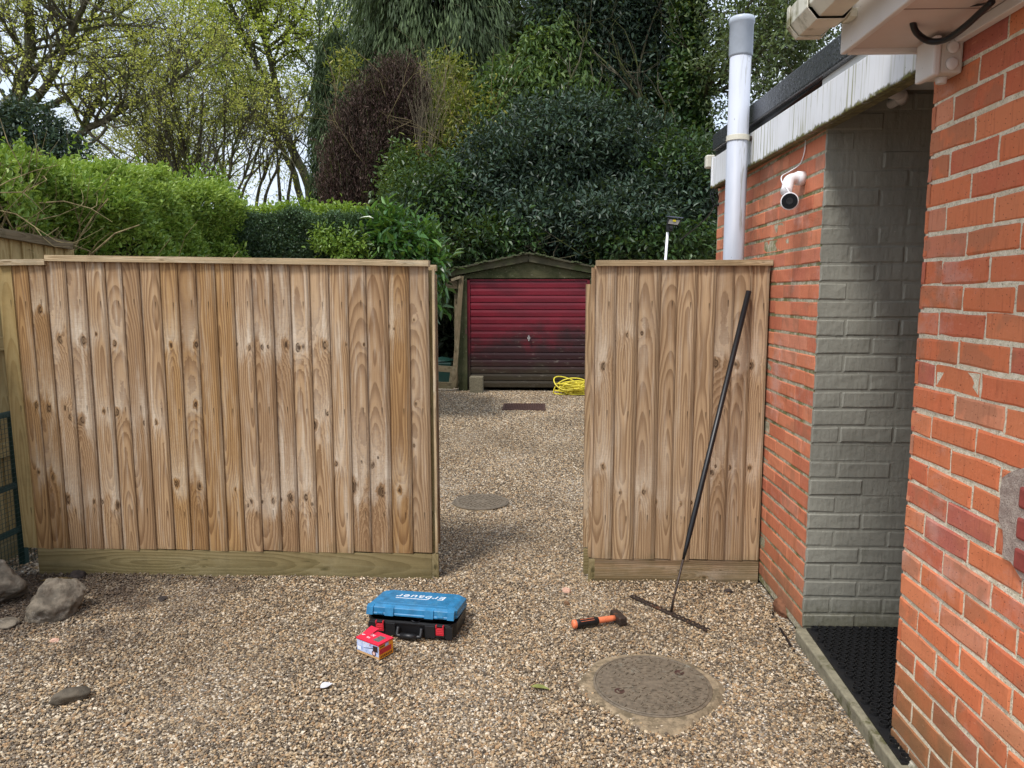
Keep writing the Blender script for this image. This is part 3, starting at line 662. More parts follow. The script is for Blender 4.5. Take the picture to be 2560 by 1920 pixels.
gut = MB(); gut.prism(gprof(gx0, gx1, 2.262, 2.345), HY-3.6, HY+.06, 'y'); gut.prism([(gx0, 2.345), (gx0, 2.294), (gx0+.028, 2.262), (gx1-.022, 2.262), (gx1, 2.29), (gx1, 2.345)], HY+.06, HY+.066, 'y')
go_ = gut.build('gutter', M_gutter, house, bev=.002)
b_ = MB(); b_.prism(gprof(gx0-.007, gx1+.006, 2.254, 2.35), HY-.12, HY-.05, 'y'); b_.box((gx1, HY-.115, 2.262), (FX-.001, HY-.055, 2.285))
b_.build('gutter_bracket', M_gutter, go_, bev=.002)
b_ = MB(); b_.prism(gprof(gx0-.005, gx1+.005, 2.257, 2.348), HY+.035, HY+.059, 'y'); b_.build('gutter_collar', M_gutter, go_, bev=.002)
# junction box and conduit under the eaves
jb = thing('junction_box', 'off-white square junction box on the brick corner under the eaves', 'junction box', (1.12, 2.18, 2.09))
mb = MB(); mb.box((1.092, 2.135, 2.098), (1.152, 2.225, 2.192)); mb.build('box_body', plain('cream_plastic', lin(196, 188, 178), .45, .05), jb, bev=.006)
mb = MB(); mb.box((1.070, 2.130, 2.092), (1.091, 2.230, 2.197)); mb.build('cover', M_upvc, jb, bev=.006)
for zz in (2.122, 2.165):
    mb = MB(); mb.lathe([(.017, 0), (.017, .004), (.012, .007), (.006, .0075)], (1.122, 2.1345, zz), 16, 'y')
    for i, v in enumerate(mb.v): mb.v[i] = (v[0], 2*2.1345-v[1], v[2])
    mb.build('grommet', M_upvc, jb, smooth=True)
mb = MB(); mb.lathe([(.013, 2.082), (.016, 2.097)], (1.12, 2.18, 0), 14); mb.build('gland', M_upvc, jb)
pts = [(2280, 12, 2.06), (2281, 50, 2.07), (2292, 82, 2.09), (2325, 103, 2.10), (2365, 98, 2.06), (2410, 68, 1.98), (2448, 34, 1.92), (2480, 4, 1.87)]
mb = MB(); mb.tube(spline([PY(u, v, y) for u, v, y in pts], 6), .0085, 10); cb = mb.build('power_conduit', M_cable, smooth=True)
tag(cb, 'thick black conduit looping below the white soffit to the junction box', 'cable')
mb = MB(); mb.tube(spline([PY(u, v, y) for u, v, y in ((2288, 18, 2.07), (2360, 20, 2.02), (2440, 13, 1.95), (2470, 8, 1.9))], 5), .0028, 6); cb = mb.build('thin_cable', M_cable, smooth=True)
tag(cb, 'thin dark cable stretched across the soffit above the black conduit', 'cable')

# outbuilding
ob = thing('brick_outbuilding', 'low flat-roofed orange brick outbuilding with a grey-green painted porch wall', 'outbuilding', (WX, GY, 0))
FYE = 4.91
bricks((WX, GY+.006, 0), (0, 1, 0), (-1, 0, 0), FYE-GY-.006, .03, 2.34, 1.698, 'brick_side_wall', M_brick_g, ob, jh=.014, jv=.003, first=1, wob=.0009, cham=.0015)
bricks((WX, GY-.001, 0), (1, 0, 0), (0, -1, 0), 1.6, .06, 2.34, 1.698, 'painted_front_wall', M_paint, ob, jh=.010, jv=.008, first=0, wob=.0012, cham=.0018, depth=.012)
mb = MB(); mb.box((WX+.0025, GY+.008, .02), (WX+.2, FYE-.003, 2.34)); mb.build('side_mortar', M_mort_g, ob)
mb = MB(); mb.box((WX+.207, GY+.0022, .02), (WX+1.7, GY+.2, 2.34)); mb.box((WX+.004, GY+.0022, .02), (WX+.207, GY+.0055, 2.34)); mb.build('painted_mortar', M_paint, ob)
mb = MB(); mb.box((WX+.2, GY+.2, 0), (3.4, FYE, 2.3)); mb.build('rear_wall', M_mort_g, ob)
mb = MB(); mb.hexa([(1.10, HY+.0, 2.142), (1.125, HY+.0, 2.142), (1.125, FYE-.09, 2.168), (1.10, FYE-.09, 2.168), (1.10, HY+.0, 2.285), (1.125, HY+.0, 2.285), (1.125, FYE-.09, 2.352), (1.10, FYE-.09, 2.352)])
mb.build('fascia_board', M_fascia, ob, bev=.003)
# underside strip behind the fascia (mossy) and the dark gap above it
mb = MB(); mb.hexa([(1.126, HY, 2.150), (1.17, HY, 2.150), (1.17, FYE-.09, 2.172), (1.126, FYE-.09, 2.172), (1.126, HY, 2.16), (1.17, HY, 2.16), (1.17, FYE-.09, 2.182), (1.126, FYE-.09, 2.182)])
mb.build('fascia_underside', plain('mossy_wood', lin(104, 96, 66), .9, .4, 30, bmp=.01), ob)
mb = MB(); mb.hexa([(1.128, HY, 2.20), (3.4, HY, 2.20), (3.4, FYE-.02, 2.2), (1.128, FYE-.02, 2.2), (1.128, HY, 2.44), (3.4, HY, 2.44), (3.4, FYE-.02, 2.47), (1.128, FYE-.02, 2.47)])
ob_roof = MB(); ob_roof.box((1.128, HY+.002, 2.345), (3.4, FYE-.02, 2.44)); ob_roof.build('roof_deck', M_black, ob)
mb = MB(); mb.hexa([(1.098, HY-.0, 2.325), (1.135, HY-.0, 2.325), (1.135, FYE-.06, 2.398), (1.098, FYE-.06, 2.398), (1.098, HY-.0, 2.43), (1.135, HY-.0, 2.43), (1.135, FYE-.06, 2.498), (1.098, FYE-.06, 2.498)])
mb.build('roof_edge_trim', M_felt, ob, bev=.008)
mb = MB(); mb.box((WX+.0, HY+.003, 2.300), (2.76, GY-.016, 2.33)); mb.build('porch_ceiling', M_ceil, ob)
mb = MB(); mb.box((1.1265, HY+.003, 2.175), (1.15, GY-.0, 2.345)); mb.build('fascia_backing', M_ceil, ob)
mb = MB(); mb.box((2.5, HY, .06), (2.6, GY, 2.3)); mb.build('porch_end_wall', plain('dark_door', lin(70, 70, 66), .5), ob)
mb = MB(); mb.box((1.092, FYE-.088, 2.165), (1.17, FYE-.068, 2.36)); mb.build('fascia_end', M_fascia, ob, bev=.002)
mb = MB(); mb.tube(spline([(1.17, 2.93, 2.262), (1.30, 2.96, 2.262), (1.40, 3.0, 2.255), (1.40, 3.06, 2.25), (1.40, 3.1, 2.25)], 6), .018, 12)
mb.tube([(1.385, 2.985, 2.256), (1.412, 3.03, 2.252)], .024, 12); mb.build('waste_pipe', M_upvc, ob, smooth=True)
# small white box at the far end of the fascia, with wires and a hook
sb = MB(); c = PY(1776, 404, 4.95); sb.box((c[0]-.030, 4.93, c[2]-.04), (c[0]+.026, 4.99, c[2]+.04)); o = sb.build('sensor_box', M_gutter, bev=.008); tag(o, 'small grubby white box fixed at the far end of the fascia', 'box')
mb = MB()
for dx in (0, 6): mb.tube(spline([PY(1783+dx, 470, 4.86), PY(1776+dx, 490, 4.86), PY(1784+dx, 510, 4.86), PY(1790, 514, 4.87), PY(1798, 506, 4.88), PY(1790+dx*.4, 480, 4.87)], 6), .0035, 6)
mb.tube([PY(1789, 513, 4.86), PY(1803, 516, 4.9)], .004, 6); mb.tube(spline([PY(1786, 515, 4.86), PY(1770, 540, 5.2), PY(1740, 568, 6.0), PY(1700, 600, 7.0)], 6), .005, 6)
o = mb.build('hanging_wires', M_cable, smooth=True); tag(o, 'black wires looped on a hook below the far end of the fascia', 'wires')
# porch step and mat
st = MB(); st.hexa([(1.095, 1.2, -.02), (2.5, 1.2, -.02), (2.5, GY, -.02), (1.128, GY, -.02), (1.088, 1.2, .058), (2.5, 1.2, .058), (2.5, GY-.002, .058), (1.122, GY-.002, .058)])
o = st.build('kerb', M_conc, bev=.008, seg=3); tag(o, 'mossy concrete step edge in front of the porch', 'step', kind='structure')
mat = thing('rubber_mat', 'black rubber ring mat on the porch step floor', 'mat', (1.6, 2.7, .06))
mb = MB(); mb.hexa([(1.125, 2.15, .060), (2.45, 2.15, .060), (2.45, GY-.02, .060), (1.165, GY-.02, .060), (1.125, 2.15, .066), (2.45, 2.15, .066), (2.45, GY-.02, .066), (1.165, GY-.02, .066)]); mb.build('base', M_rubber, mat)
V = []; F = []
for j in range(26):
    for i in range(38):
        cx = 1.11+i*.0345+(j % 2)*.017; cyy = 2.17+j*.0355; 
        if cx < 1.128+(cyy-2.15)*.045+.012 or cyy > GY-.035: continue
        b0 = len(V)
        for k in range(12):
            t = k*math.pi/6
            for (rr, zz) in ((.0155, .066), (.0165, .079), (.0125, .079), (.0115, .066)): V.append((cx+rr*math.cos(t), cyy+rr*math.sin(t), zz))
        for k in range(12):
            for q in range(3): F.append((b0+k*4+q, b0+((k+1) % 12)*4+q, b0+((k+1) % 12)*4+q+1, b0+k*4+q+1))
link('ring_tread', npmesh('ring_tread', V, F), M_rubber, mat)
# soil vent pipe
vp = thing('vent_pipe', 'tall pale grey soil vent pipe standing beside the brick side wall', 'pipe', (1.03, 3.98, 0))
mb = MB(); mb.lathe([(.0535, 0), (.0535, 2.72)], (1.030, 3.98, 0), 32); mb.build('pipe', M_pipe, vp, smooth=False, world=True)
mb = MB(); mb.lathe([(.0535, 2.70), (.0595, 2.712), (.0595, 2.86), (.064, 2.865), (.064, 2.88), (.061, 2.893), (.052, 2.895), (.05, 2.80)], (1.030, 3.98, 0), 32); mb.build('socket', M_socket, vp)
for o in vp.children: o.data.polygons.foreach_set('use_smooth', [abs(p.normal.z) < .9 for p in o.data.polygons])
mb = MB(); mb.lathe([(.054, 2.285), (.0585, 2.287), (.0585, 2.312), (.054, 2.314)], (1.030, 3.98, 0), 28); mb.box((1.085, 3.972, 2.288), (1.10, 3.99, 2.308)); mb.build('bracket', M_gutter, vp)
mb = MB(); mb.lathe([(.014, 0), (.014, .012)], (1.087, 3.975, 2.298), 12, 'x'); mb.build('bracket_bolt', M_steel, vp)
# security camera
sc_ = thing('security_camera', 'white bullet camera on a curved white mount below the fascia', 'camera', (WX, 3.36, 1.99))
wall_p = np.array([WX-.002, 3.335, 2.000]); face = PY(1974, 503, 3.22)
mb = MB(); pth = spline([wall_p, wall_p+(-.035, -.005, .0), wall_p+(-.068, -.02, -.012), wall_p+(-.083, -.045, -.045), face+np.array([.0, .05, .045])], 6)
mb.tube(pth, [.026]*7+[.024]*(len(pth)-7), 16); mb.tube([wall_p+(-.001, 0, 0), wall_p+(-.030, -.004, 0)], .030, 18); mb.build('mount', M_white, sc_, smooth=True)
dirf = (C0-face)*np.array([1, 1, .55]); dirf = dirf/np.linalg.norm(dirf)
def along(c, d, prof, n=28):
    m = MB(); d = Vector(d); u = d.cross(Vector((0, 0, 1))).normalized(); v = u.cross(d); V = []
    for r, h in prof:
        for k in range(n): t = 2*math.pi*k/n; V.append(Vector(c)+d*h+(u*math.cos(t)+v*math.sin(t))*r)
    F = [(i*n+k, i*n+(k+1) % n, (i+1)*n+(k+1) % n, (i+1)*n+k) for i in range(len(prof)-1) for k in range(n)]+[tuple(range(n))[::-1], tuple((len(prof)-1)*n+k for k in range(n))]
    return m.add(V, F)
bd = along(face, dirf, [(.026, -.08), (.033, -.066), (.0365, -.02), (.0365, 0), (.034, .002)]).build('camera_body', M_white, sc_)
fc = along(face, dirf, [(.0325, .0022), (.0325, .0042)]).build('front_glass', M_lens, sc_)
along(face, dirf, [(.014, .0045), (.0135, .007), (.009, .007), (.008, .005)]).build('lens', M_black, fc)
mb = MB(); mb.tube(spline([PX(2014, 350, WX-.004), PX(2011, 380, WX-.006), PX(2000, 410, WX-.006), PY(1975, 428, 3.40), PY(1955, 440, 3.36), PY(1955, 455, 3.32), PY(1966, 470, 3.24), PY(1976, 485, 3.22)], 8), .0026, 6); mb.build('cable', M_white, sc_, smooth=True)
# bits at the foot of the wall
def rock(name, c, s, seed, mat, sub=3, rough=.28, rz=0., sharp=True):
    import bmesh
    b = bmesh.new(); bmesh.ops.create_icosphere(b, subdivisions=sub, radius=1); rs = np.random.default_rng(seed)
    planes = [(Vector(rs.normal(0, 1, 3)).normalized(), rs.uniform(.55, .9)) for _ in range(11)]
    from mathutils import noise
    for v in b.verts:
        p = v.co.copy()
        for nrm, d in planes:
            e = p.dot(nrm)-d
            if e > 0: p -= nrm*e*.92
        p *= 1+rough*.5*noise.fractal(p*2.2+Vector((seed, 0, 0)), 1., 2., 4)
        v.co = (p.x*s[0], p.y*s[1], p.z*s[2])
    me = bpy.data.meshes.new(name); b.to_mesh(me); b.free(); me.materials.append(mat)
    o = bpy.data.objects.new(name, me); COL.objects.link(o); o.location = c; o.rotation_euler = (0, 0, rz)
    if sub > 3: me.polygons.foreach_set('use_smooth', [True]*len(me.polygons))
    return o
c = PZ(145, 1535); tag(rock('rock', (c[0], c[1], .05), (.135, .115, .115), 33, M_rock, 5, rz=.5, rough=.3), 'large dark angular rock on the gravel in front of the left fence end', 'rock')
c = PZ(-8, 1500); tag(rock('rock', (c[0], c[1], .06), (.15, .14, .13), 8, M_rock, 5), 'large dark rock cut off by the left edge of the photo', 'rock')
c = PZ(10, 1565); tag(rock('stone', (c[0], c[1], .01), (.07, .05, .03), 28, M_rock, 4), 'flat grey stone lying in front of the rock at the left edge', 'stone')
c = PZ(180, 1756); tag(rock('stone', (c[0], c[1], .018), (.075, .036, .036), 5, M_rock2, 4, rz=.55), 'wedge-shaped brown stone alone in the left foreground gravel', 'stone')
c = PZ(1417, 1481); tag(rock('stone', (c[0], c[1], .012), (.026, .02, .017), 15, M_pinkst, 3), 'pinkish stone on the gravel beyond the hammer', 'stone')
c = PZ(1417, 1512); tag(rock('stone', (c[0], c[1], .01), (.018, .015, .015), 16, M_brownst, 3), 'small round brown stone between the pink stone and the hammer', 'stone')
c = PZ(1822, 1484); tag(rock('soil_clod', (c[0], c[1], .01), (.03, .02, .015), 17, M_clod, 3), 'black clod on the gravel right of the rake shaft', 'clod')
c = PZ(408, 1500); tag(rock('soil_clod', (c[0], c[1], .008), (.026, .022, .014), 18, M_clod, 3), 'dark clod on the gravel below the left fence', 'clod')
c = PZ(205, 1437); tag(rock('soil_clod', (c[0], c[1]-.05, .015), (.05, .04, .03), 19, M_clod, 4), 'wet dark clod against the foot of the left fence', 'clod')
c = PZ(130, 1770-200); 
c = PZ(135, 1605); tag(rock('stone', (c[0], c[1], .005), (.024, .018, .012), 21, M_pinkst, 3), 'pale stone chip touching the front of the angular rock', 'stone')
c = PZ(1960, 1545); tag(rock('broken_brick', (c[0]+.01, c[1]+.03, .03), (.035, .075, .05), 22, plain('broken_brick_red', lin(112, 74, 52), .85, .3, 30, bmp=.01), 4, rz=.3), 'broken orange brick lump propped at the foot of the side wall', 'brick')
mb = MB(); mb.tube(spline([PZ(1930, 1528, .006), PZ(1945, 1562, .01), PZ(1968, 1600, .012), PZ(1992, 1640, .008)], 6), [.006]*18+[.005], 8); o = mb.build('black_cable', M_cable, smooth=True); tag(o, 'short black cable lying in the gravel beside the porch step', 'cable')
def leaf_obj(name, c, L, W, rz, mat):
    V = []; F = []; n = 8
    for i in range(n+1):
        t = i/n; wv = W*math.sin(math.pi*t**.8)*.5
        for s in (-1, 0, 1): V.append((L*(t-.5), s*wv, .006+abs(s)*.004+.006*math.sin(t*3)))
    for i in range(n):
        for k in range(2): F.append((i*3+k, i*3+k+1, i*3+k+4, i*3+k+3))
    o = link(name, npmesh(name, V, F), mat); o.location = (c[0], c[1], .006); o.rotation_euler = (0, 0, rz); return o
tag(leaf_obj('fallen_leaf', PZ(1350, 1729), .075, .028, -.3, plain('leaf_dry_green', lin(120, 124, 62), .6, .2, 40)), 'single dull green leaf lying on the gravel left of the manhole', 'leaf')
tag(leaf_obj('plastic_scrap', PZ(816, 1724), .05, .04, .7, plain('clear_scrap', lin(205, 205, 210), .2, .05)), 'crumpled clear plastic scrap on the foreground gravel', 'scrap')
tag(leaf_obj('bark_strip', PZ(160, 1445)-np.array([0, .06, 0]), .16, .03, .25, plain('wet_bark', lin(110, 90, 52), .7, .3, 40)), 'thin tan strip of bark beside the left fence foot', 'bark')

# ------------------------------------------------------------------ text helper
def text_mesh(txt, size, depth=.0008, shear=0, align='CENTER', spacing=1):
    cu = bpy.data.curves.new('t', 'FONT'); cu.body = txt; cu.size = size; cu.extrude = depth; cu.align_x = align; cu.align_y = 'CENTER'; cu.shear = shear; cu.space_character = spacing
    o = bpy.data.objects.new('t', cu); COL.objects.link(o); dg = bpy.context.evaluated_depsgraph_get(); dg.update()
    me = bpy.data.meshes.new_from_object(o.evaluated_get(dg)); bpy.data.objects.remove(o); return me
def text(name, txt, size, mat, parent, mtx, **k):
    me = text_mesh(txt, size, **k); me.transform(mtx); return link(name, me, mat, parent, world=False)
def local(o): WL[o.name] = Vector((0, 0, 0)); return o

# ------------------------------------------------------------------ manhole covers, drain
def ring_text(txt, rad, a0, step, size, mats, parent, inward=False):
    V = []; mes = []
    for i, ch in enumerate(txt):
        if ch == ' ': continue
        me = text_mesh(ch, size, .0025); a = a0+i*step*(1 if inward else -1)
        rot = a+math.pi/2 if inward else a-math.pi/2
        me.transform(Matrix.Translation((rad*math.cos(a), rad*math.sin(a), .0055)) @ Matrix.Rotation(rot, 4, 'Z')); mes.append(me)
    import bmesh
    b = bmesh.new()
    for m in mes: b.from_mesh(m); bpy.data.meshes.remove(m)
    me = bpy.data.meshes.new('lettering'); b.to_mesh(me); b.free(); return link('lettering', me, mats, parent, world=False)
def manhole(c, r, label, pad, padn, letters):
    mh = local(thing('manhole_cover', label, 'manhole', (c[0], c[1], .012)))
    V = [(0, 0, -.002)]; n = 90
    for i in range(n):
        t = 2*math.pi*i/n; q = pad*(1+padn*(math.sin(t*3+1)*.5+math.sin(t*5+2)*.35+math.sin(t*9+.5)*.2+random.uniform(-.08, .08)))
        if letters: q += .07*math.exp(-((t-4.66)/.35)**2)+.05*math.exp(-((t-3.2)/.3)**2)
        V.append((q*math.cos(t), q*math.sin(t), -.010))
    mb = MB(); mid = [(v[0]*.93, v[1]*.93, -.0005) for v in V[1:]]; V += mid
    F = [(1+i, 1+(i+1) % n, 1+n+(i+1) % n, 1+n+i) for i in range(n)]+[(0, 1+n+i, 1+n+(i+1) % n) for i in range(n)]
    mb.add(V, F); mb.build('cement_surround', M_conc2, mh, world=False)
    mb = MB(); mb.lathe([(r+.012, -.004), (r+.012, .0015), (r+.004, .003), (r+.002, .0)], n=72); mb.build('frame', M_iron, mh, world=False)
    mb = MB(); mb.lathe([(r-.001, -.002), (r-.001, .0028), (r-.004, .0042)], n=72); cv = mb.build('lid', M_iron, mh, world=False)
    mb = MB()
    for k, rr in enumerate(np.arange(.05, r-.055 if letters else r-.02, .021)):
        m = int(2*math.pi*rr/.036)
        for i in range(m):
            a = 2*math.pi*(i+.5*(k % 2))/m; rad = k % 2 == 0
            p = Vector((rr*math.cos(a), rr*math.sin(a), .005)); d = Vector((math.cos(a), math.sin(a), 0)) if (i+k) % 2 else Vector((-math.sin(a), math.cos(a), 0))
            mb.bar(p-d*.008, p+d*.009, .0065, .006)
    if letters:
        m = 34
        for i in range(m):
            a = 2*math.pi*i/m; p = Vector(((r-.012)*math.cos(a), (r-.012)*math.sin(a), .005)); d = Vector((-math.sin(a), math.cos(a), 0)) if i % 2 else Vector((math.cos(a), math.sin(a), 0)); mb.bar(p-d*.007, p+d*.007, .005, .006)
    mb.build('raised_studs', M_iron, cv, world=False)
    if letters:
        ring_text('CLARK-DRAIN', r-.040, math.radians(252), math.radians(9.5), .034, M_iron, cv, inward=True)
        ring_text('EN124-2:2015 B125', r-.040, math.radians(140), math.radians(6.3), .024, M_iron, cv, inward=False)
        for a in (R(35), R(205)):
            mb = MB(); mb.lathe([(.019, .0045), (.019, .0062), (.015, .0062), (.014, .0046)], (.145*math.cos(a), .145*math.sin(a), 0), 20); kh = mb.build('keyhole', M_rust, cv, world=False)
    return mh
manhole(MAN, .213, 'large round iron manhole cover set in cement in the near gravel', .262, .05, True)
manhole(MAN2, .19, 'smaller round iron manhole cover in the gravel beyond the gap', .205, .04, False)
dr = thing('drain_grate', 'flat rectangular rusty drain grating in the gravel before the red garage', 'drain', (-.18, 9.67, 0))
mb = MB(); mb.box((-.46, 9.40, -.01), (.10, 9.44, .02)); mb.box((-.46, 9.90, -.01), (.10, 9.94, .02)); mb.box((-.46, 9.44, -.01), (-.43, 9.90, .02)); mb.box((.07, 9.44, -.01), (.10, 9.90, .02)); mb.box((-.43, 9.44, .001), (.07, 9.90, .006)); mb.build('frame', M_rust, dr)
mb = MB()
for i in range(22): mb.box((-.42+i*.0225, 9.445, .0065), (-.407+i*.0225, 9.895, .018))
mb.build('grating', M_rust, dr)

# ------------------------------------------------------------------ tool case
ca, cb_ = PZ(915, 1592), PZ(1147, 1612)
yaw = math.atan2(cb_[1]-ca[1], cb_[0]-ca[0]); W, D, HB_ = .405, .236, .068
case = local(thing('tool_case', 'blue-lidded black plastic tool case lying ajar in front of the fence gap', 'tool case', (ca[0], ca[1]+.01, .012), yaw))
def oct_(x0, y0, x1, y1, c): return [(x0+c, y0), (x1-c, y0), (x1, y0+c), (x1, y1-c), (x1-c, y1), (x0+c, y1), (x0, y1-c), (x0, y0+c)]
mb = MB(); o1 = oct_(0, 0, W, D, .03); o0 = oct_(.006, .006, W-.006, D-.006, .03); oi = oct_(.010, .010, W-.010, D-.010, .028)
n = 8; V = [(x, y, 0) for x, y in o0]+[(x, y, HB_) for x, y in o1]+[(x, y, HB_) for x, y in oi]+[(x, y, .02) for x, y in oi]
F = [tuple(range(n))[::-1]]+[(i, (i+1) % n, n+(i+1) % n, n+i) for i in range(n)]+[(n+i, n+(i+1) % n, 2*n+(i+1) % n, 2*n+i) for i in range(n)]+[(2*n+i, 2*n+(i+1) % n, 3*n+(i+1) % n, 3*n+i) for i in range(n)]+[tuple(3*n+i for i in range(n))]
mb.add(V, F); base = mb.build('case_base', M_black, case, world=False, bev=.003)
mb = MB()
for (a, b) in ((.012, .045), (.09, .135), (.27, .315), (.36, .393)): mb.box((a, -.007, .004), (b, .006, HB_-.008))
mb.box((.02, -.004, HB_-.012), (W-.02, .004, HB_-.002)); mb.build('ribs', M_black, base, world=False, bev=.002)
for x in (.066, .338):
    mb = MB(); mb.box((x-.018, -.011, .022), (x+.018, -.002, .056)); mb.box((x-.0185, -.014, .056), (x-.013, -.002, .068)); mb.box((x+.013, -.014, .056), (x+.0185, -.002, .068))
    for k in range(3): mb.box((x-.013, -.0122, .030+k*.008), (x+.013, -.0105, .0335+k*.008))
    la = mb.build('latch', M_redp, case, world=False, bev=.001)
    mb = MB(); mb.tube([(x-.015, -.009, .064), (x+.015, -.009, .064)], .0045, 8); mb.tube([(x-.020, -.010, .058), (x-.021, -.012, .018), (x+.021, -.012, .018), (x+.020, -.010, .058)], .0012, 5); mb.build('latch_wire', M_black, la, world=False)
mb = MB(); mb.tube(spline([(.150, -.004, .045), (.150, -.02, .020), (.160, -.024, .014), (W-.160, -.024, .014), (W-.150, -.02, .020), (W-.150, -.004, .045)], 5), .009, 10)
mb.tube([(.165, -.024, .014), (W-.165, -.024, .014)], .0125, 12); mb.build('handle', M_black, case, world=False, smooth=True)
# lid, hinged along the rear edge
HL = .042; op = R(5.6)
LM = Matrix.Translation((0, D, HB_)) @ Matrix.Rotation(-op, 4, 'X') @ Matrix.Translation((0, -D, 0))
def lid_part(mb, name, mat, par, **k):
    mb.v = [tuple(LM @ Vector(v)) for v in mb.v]; return mb.build(name, mat, par, world=False, **k)
mb = MB(); a0 = oct_(-.003, -.003, W+.003, D+.003, .032); a1 = oct_(0, 0, W, D, .032); a2 = oct_(.014, .014, W-.014, D-.014, .03); ai = oct_(.004, .004, W-.004, D-.004, .03)
V = [(x, y, 0) for x, y in a0]+[(x, y, .008) for x, y in a0]+[(x, y, .010) for x, y in a1]+[(x, y, HL-.010) for x, y in a1]+[(x, y, HL) for x, y in a2]+[(x, y, .0) for x, y in ai]+[(x, y, HL-.012) for x, y in ai]
F = []
for L_ in range(4): F += [(L_*n+i, L_*n+(i+1) % n, (L_+1)*n+(i+1) % n, (L_+1)*n+i) for i in range(n)]
F += [tuple(4*n+i for i in range(n))]+[(i, (i+1) % n, 5*n+(i+1) % n, 5*n+i) for i in range(n)]+[(5*n+i, 5*n+(i+1) % n, 6*n+(i+1) % n, 6*n+i) for i in range(n)]+[tuple(6*n+i for i in range(n))]
mb.add(V, F); lid = lid_part(mb, 'case_lid', M_blue, case, bev=.0025)
mb = MB()
for (a, b) in ((.004, .034), (.088, .128), (.268, .308), (.370, .400)): mb.hexa([(a, -.010, 0), (b, -.010, 0), (b, .004, 0), (a, .004, 0), (a, -.004, HL-.008), (b, -.004, HL-.008), (b, .016, HL), (a, .016, HL)])
for x in (.066, .338): mb.box((x-.014, -.008, .006), (x+.014, 0, .012))
for yy in (.07, .085, .10, .165, .18, .195):
    for (a, b) in ((.02, .075), (W-.075, W-.02)): mb.box((a, yy, HL-.001), (b, yy+.006, HL+.0015))
mb.hexa([(.05, .035, HL-.001), (W-.05, .035, HL-.001), (W-.05, D-.035, HL-.001), (.05, D-.035, HL-.001), (.053, .038, HL+.0015), (W-.053, .038, HL+.0015), (W-.053, D-.038, HL+.0015), (.053, D-.038, HL+.0015)])
lid_part(mb, 'lid_ribs', M_blue, lid, bev=.001)
TM = LM @ Matrix.Translation((W/2+.008, D*.60, HL+.0022)) @ Matrix.Rotation(math.pi, 4, 'Z')
tx = text('lettering', 'Erbauer', .066, M_letter, lid, TM, shear=.12, depth=.0004, spacing=1.1)
mb = MB(); mb.box((W/2-.105, D*.60-.033, HL+.0019), (W/2+.045, D*.60-.028, HL+.0027)); lid_part(mb, 'lettering_bar', M_letter, lid)
mb = MB(); mb.tube(spline([(.20, .02, HB_-.004), (.21, -.002, HB_+.008), (.235, .0, HB_+.002), (.26, .03, HB_+.01), (.3, .06, HB_)], 5), .0022, 6); mb.tube(spline([(.205, .03, HB_), (.24, .008, HB_+.016), (.285, .02, HB_+.006), (.33, .05, HB_)], 5), .0022, 6)
o = mb.build('cord', M_cable, case, world=False, smooth=True)

# ------------------------------------------------------------------ screw box
ba, bb, bc_ = PZ(893, 1636, .0), PZ(948, 1658, .0), PZ(975, 1643, .0)
ex = (bb-ba); Lx = np.linalg.norm(ex); ang = math.atan2(ex[1], ex[0]); Wx = float(np.linalg.norm(bc_-bb)); Wx = .082
bx = local(thing('screw_box', 'small red, blue and orange carton of screws on the gravel before the tool case', 'box', (ba[0], ba[1], .012), ang, rot=(0, 0, ang)))
BH = .066
mb = MB(); mb.box((0, 0, 0), (Lx, Wx, BH)); body = mb.build('carton', plain('tan_card', lin(196, 158, 112), .7, .08, 60), bx, world=False, bev=.0015)
def face_label(name, x0, z0, x1, z1, mat, side, d, par):
    m = MB()
    if side == 'f': m.box((x0, -d, z0), (x1, -d+.0004, z1))
    else: m.box((Lx+d-.0004, x0, z0), (Lx+d, x1, z1))
    return m.build(name, mat, par, world=False)
g = G('pale_blue_print'); p = g.pos(); M_lab = g.fin(g.ramp(g.noise(p, 45, 3), [(0.3, lin(120, 146, 196)), (.5, lin(176, 192, 226)), (.7, lin(206, 214, 236))]), .45, None, .4)
face_label('front_print', .001, .012, Lx-.001, BH-.008, M_lab, 'f', .0008, body)
face_label('front_dark', Lx*.74, .030, Lx-.006, BH-.011, plain('brown_print', lin(48, 34, 32), .5), 'f', .0012, body)
face_label('front_panel', .006, .016, .026, .030, M_letter, 'f', .0012, body)
m = MB(); m.hexa([(.040, -.0013, .030), (Lx*.76, -.0013, .040), (Lx*.76, -.0009, .040), (.040, -.0009, .030), (.040, -.0013, .0315), (Lx*.76, -.0013, .0440), (Lx*.76, -.0009, .0440), (.040, -.0009, .0315)]); m.build('screw_picture', plain('steel_print', lin(76, 84, 100), .5), body, world=False)
m = MB(); m.lathe([(.012, -.0013), (.012, -.0009)], (Lx*.78, 0, .022), 18, 'y'); m.build('round_badge', plain('badge_dark', lin(70, 40, 50), .5), body, world=False)
m = MB(); m.lathe([(.0075, -.0017), (.0075, -.0013)], (Lx*.78, 0, .022), 18, 'y'); m.build('badge_centre', plain('badge_skin', lin(230, 190, 180), .5), body, world=False)
MX = Matrix.Translation((Lx*.32, -.0014, BH-.0150)) @ Matrix.Rotation(math.pi/2, 4, 'X')
text('lettering', 'ULTI-MATE', .0125, M_letter, body, MX, depth=.0002)
MX = Matrix.Translation((Lx*.61, -.0014, BH-.0150)) @ Matrix.Rotation(math.pi/2, 4, 'X')
text('lettering', 'II', .0125, M_redp, body, MX, depth=.0002)
M_org = plain('orange_print', lin(236, 158, 42), .45, .06)
face_label('side_print', .001, .002, Wx-.001, BH-.004, M_org, 's', .0008, body)
face_label('side_red_band', .002, .022, Wx-.012, .044, M_redp, 's', .0012, body)
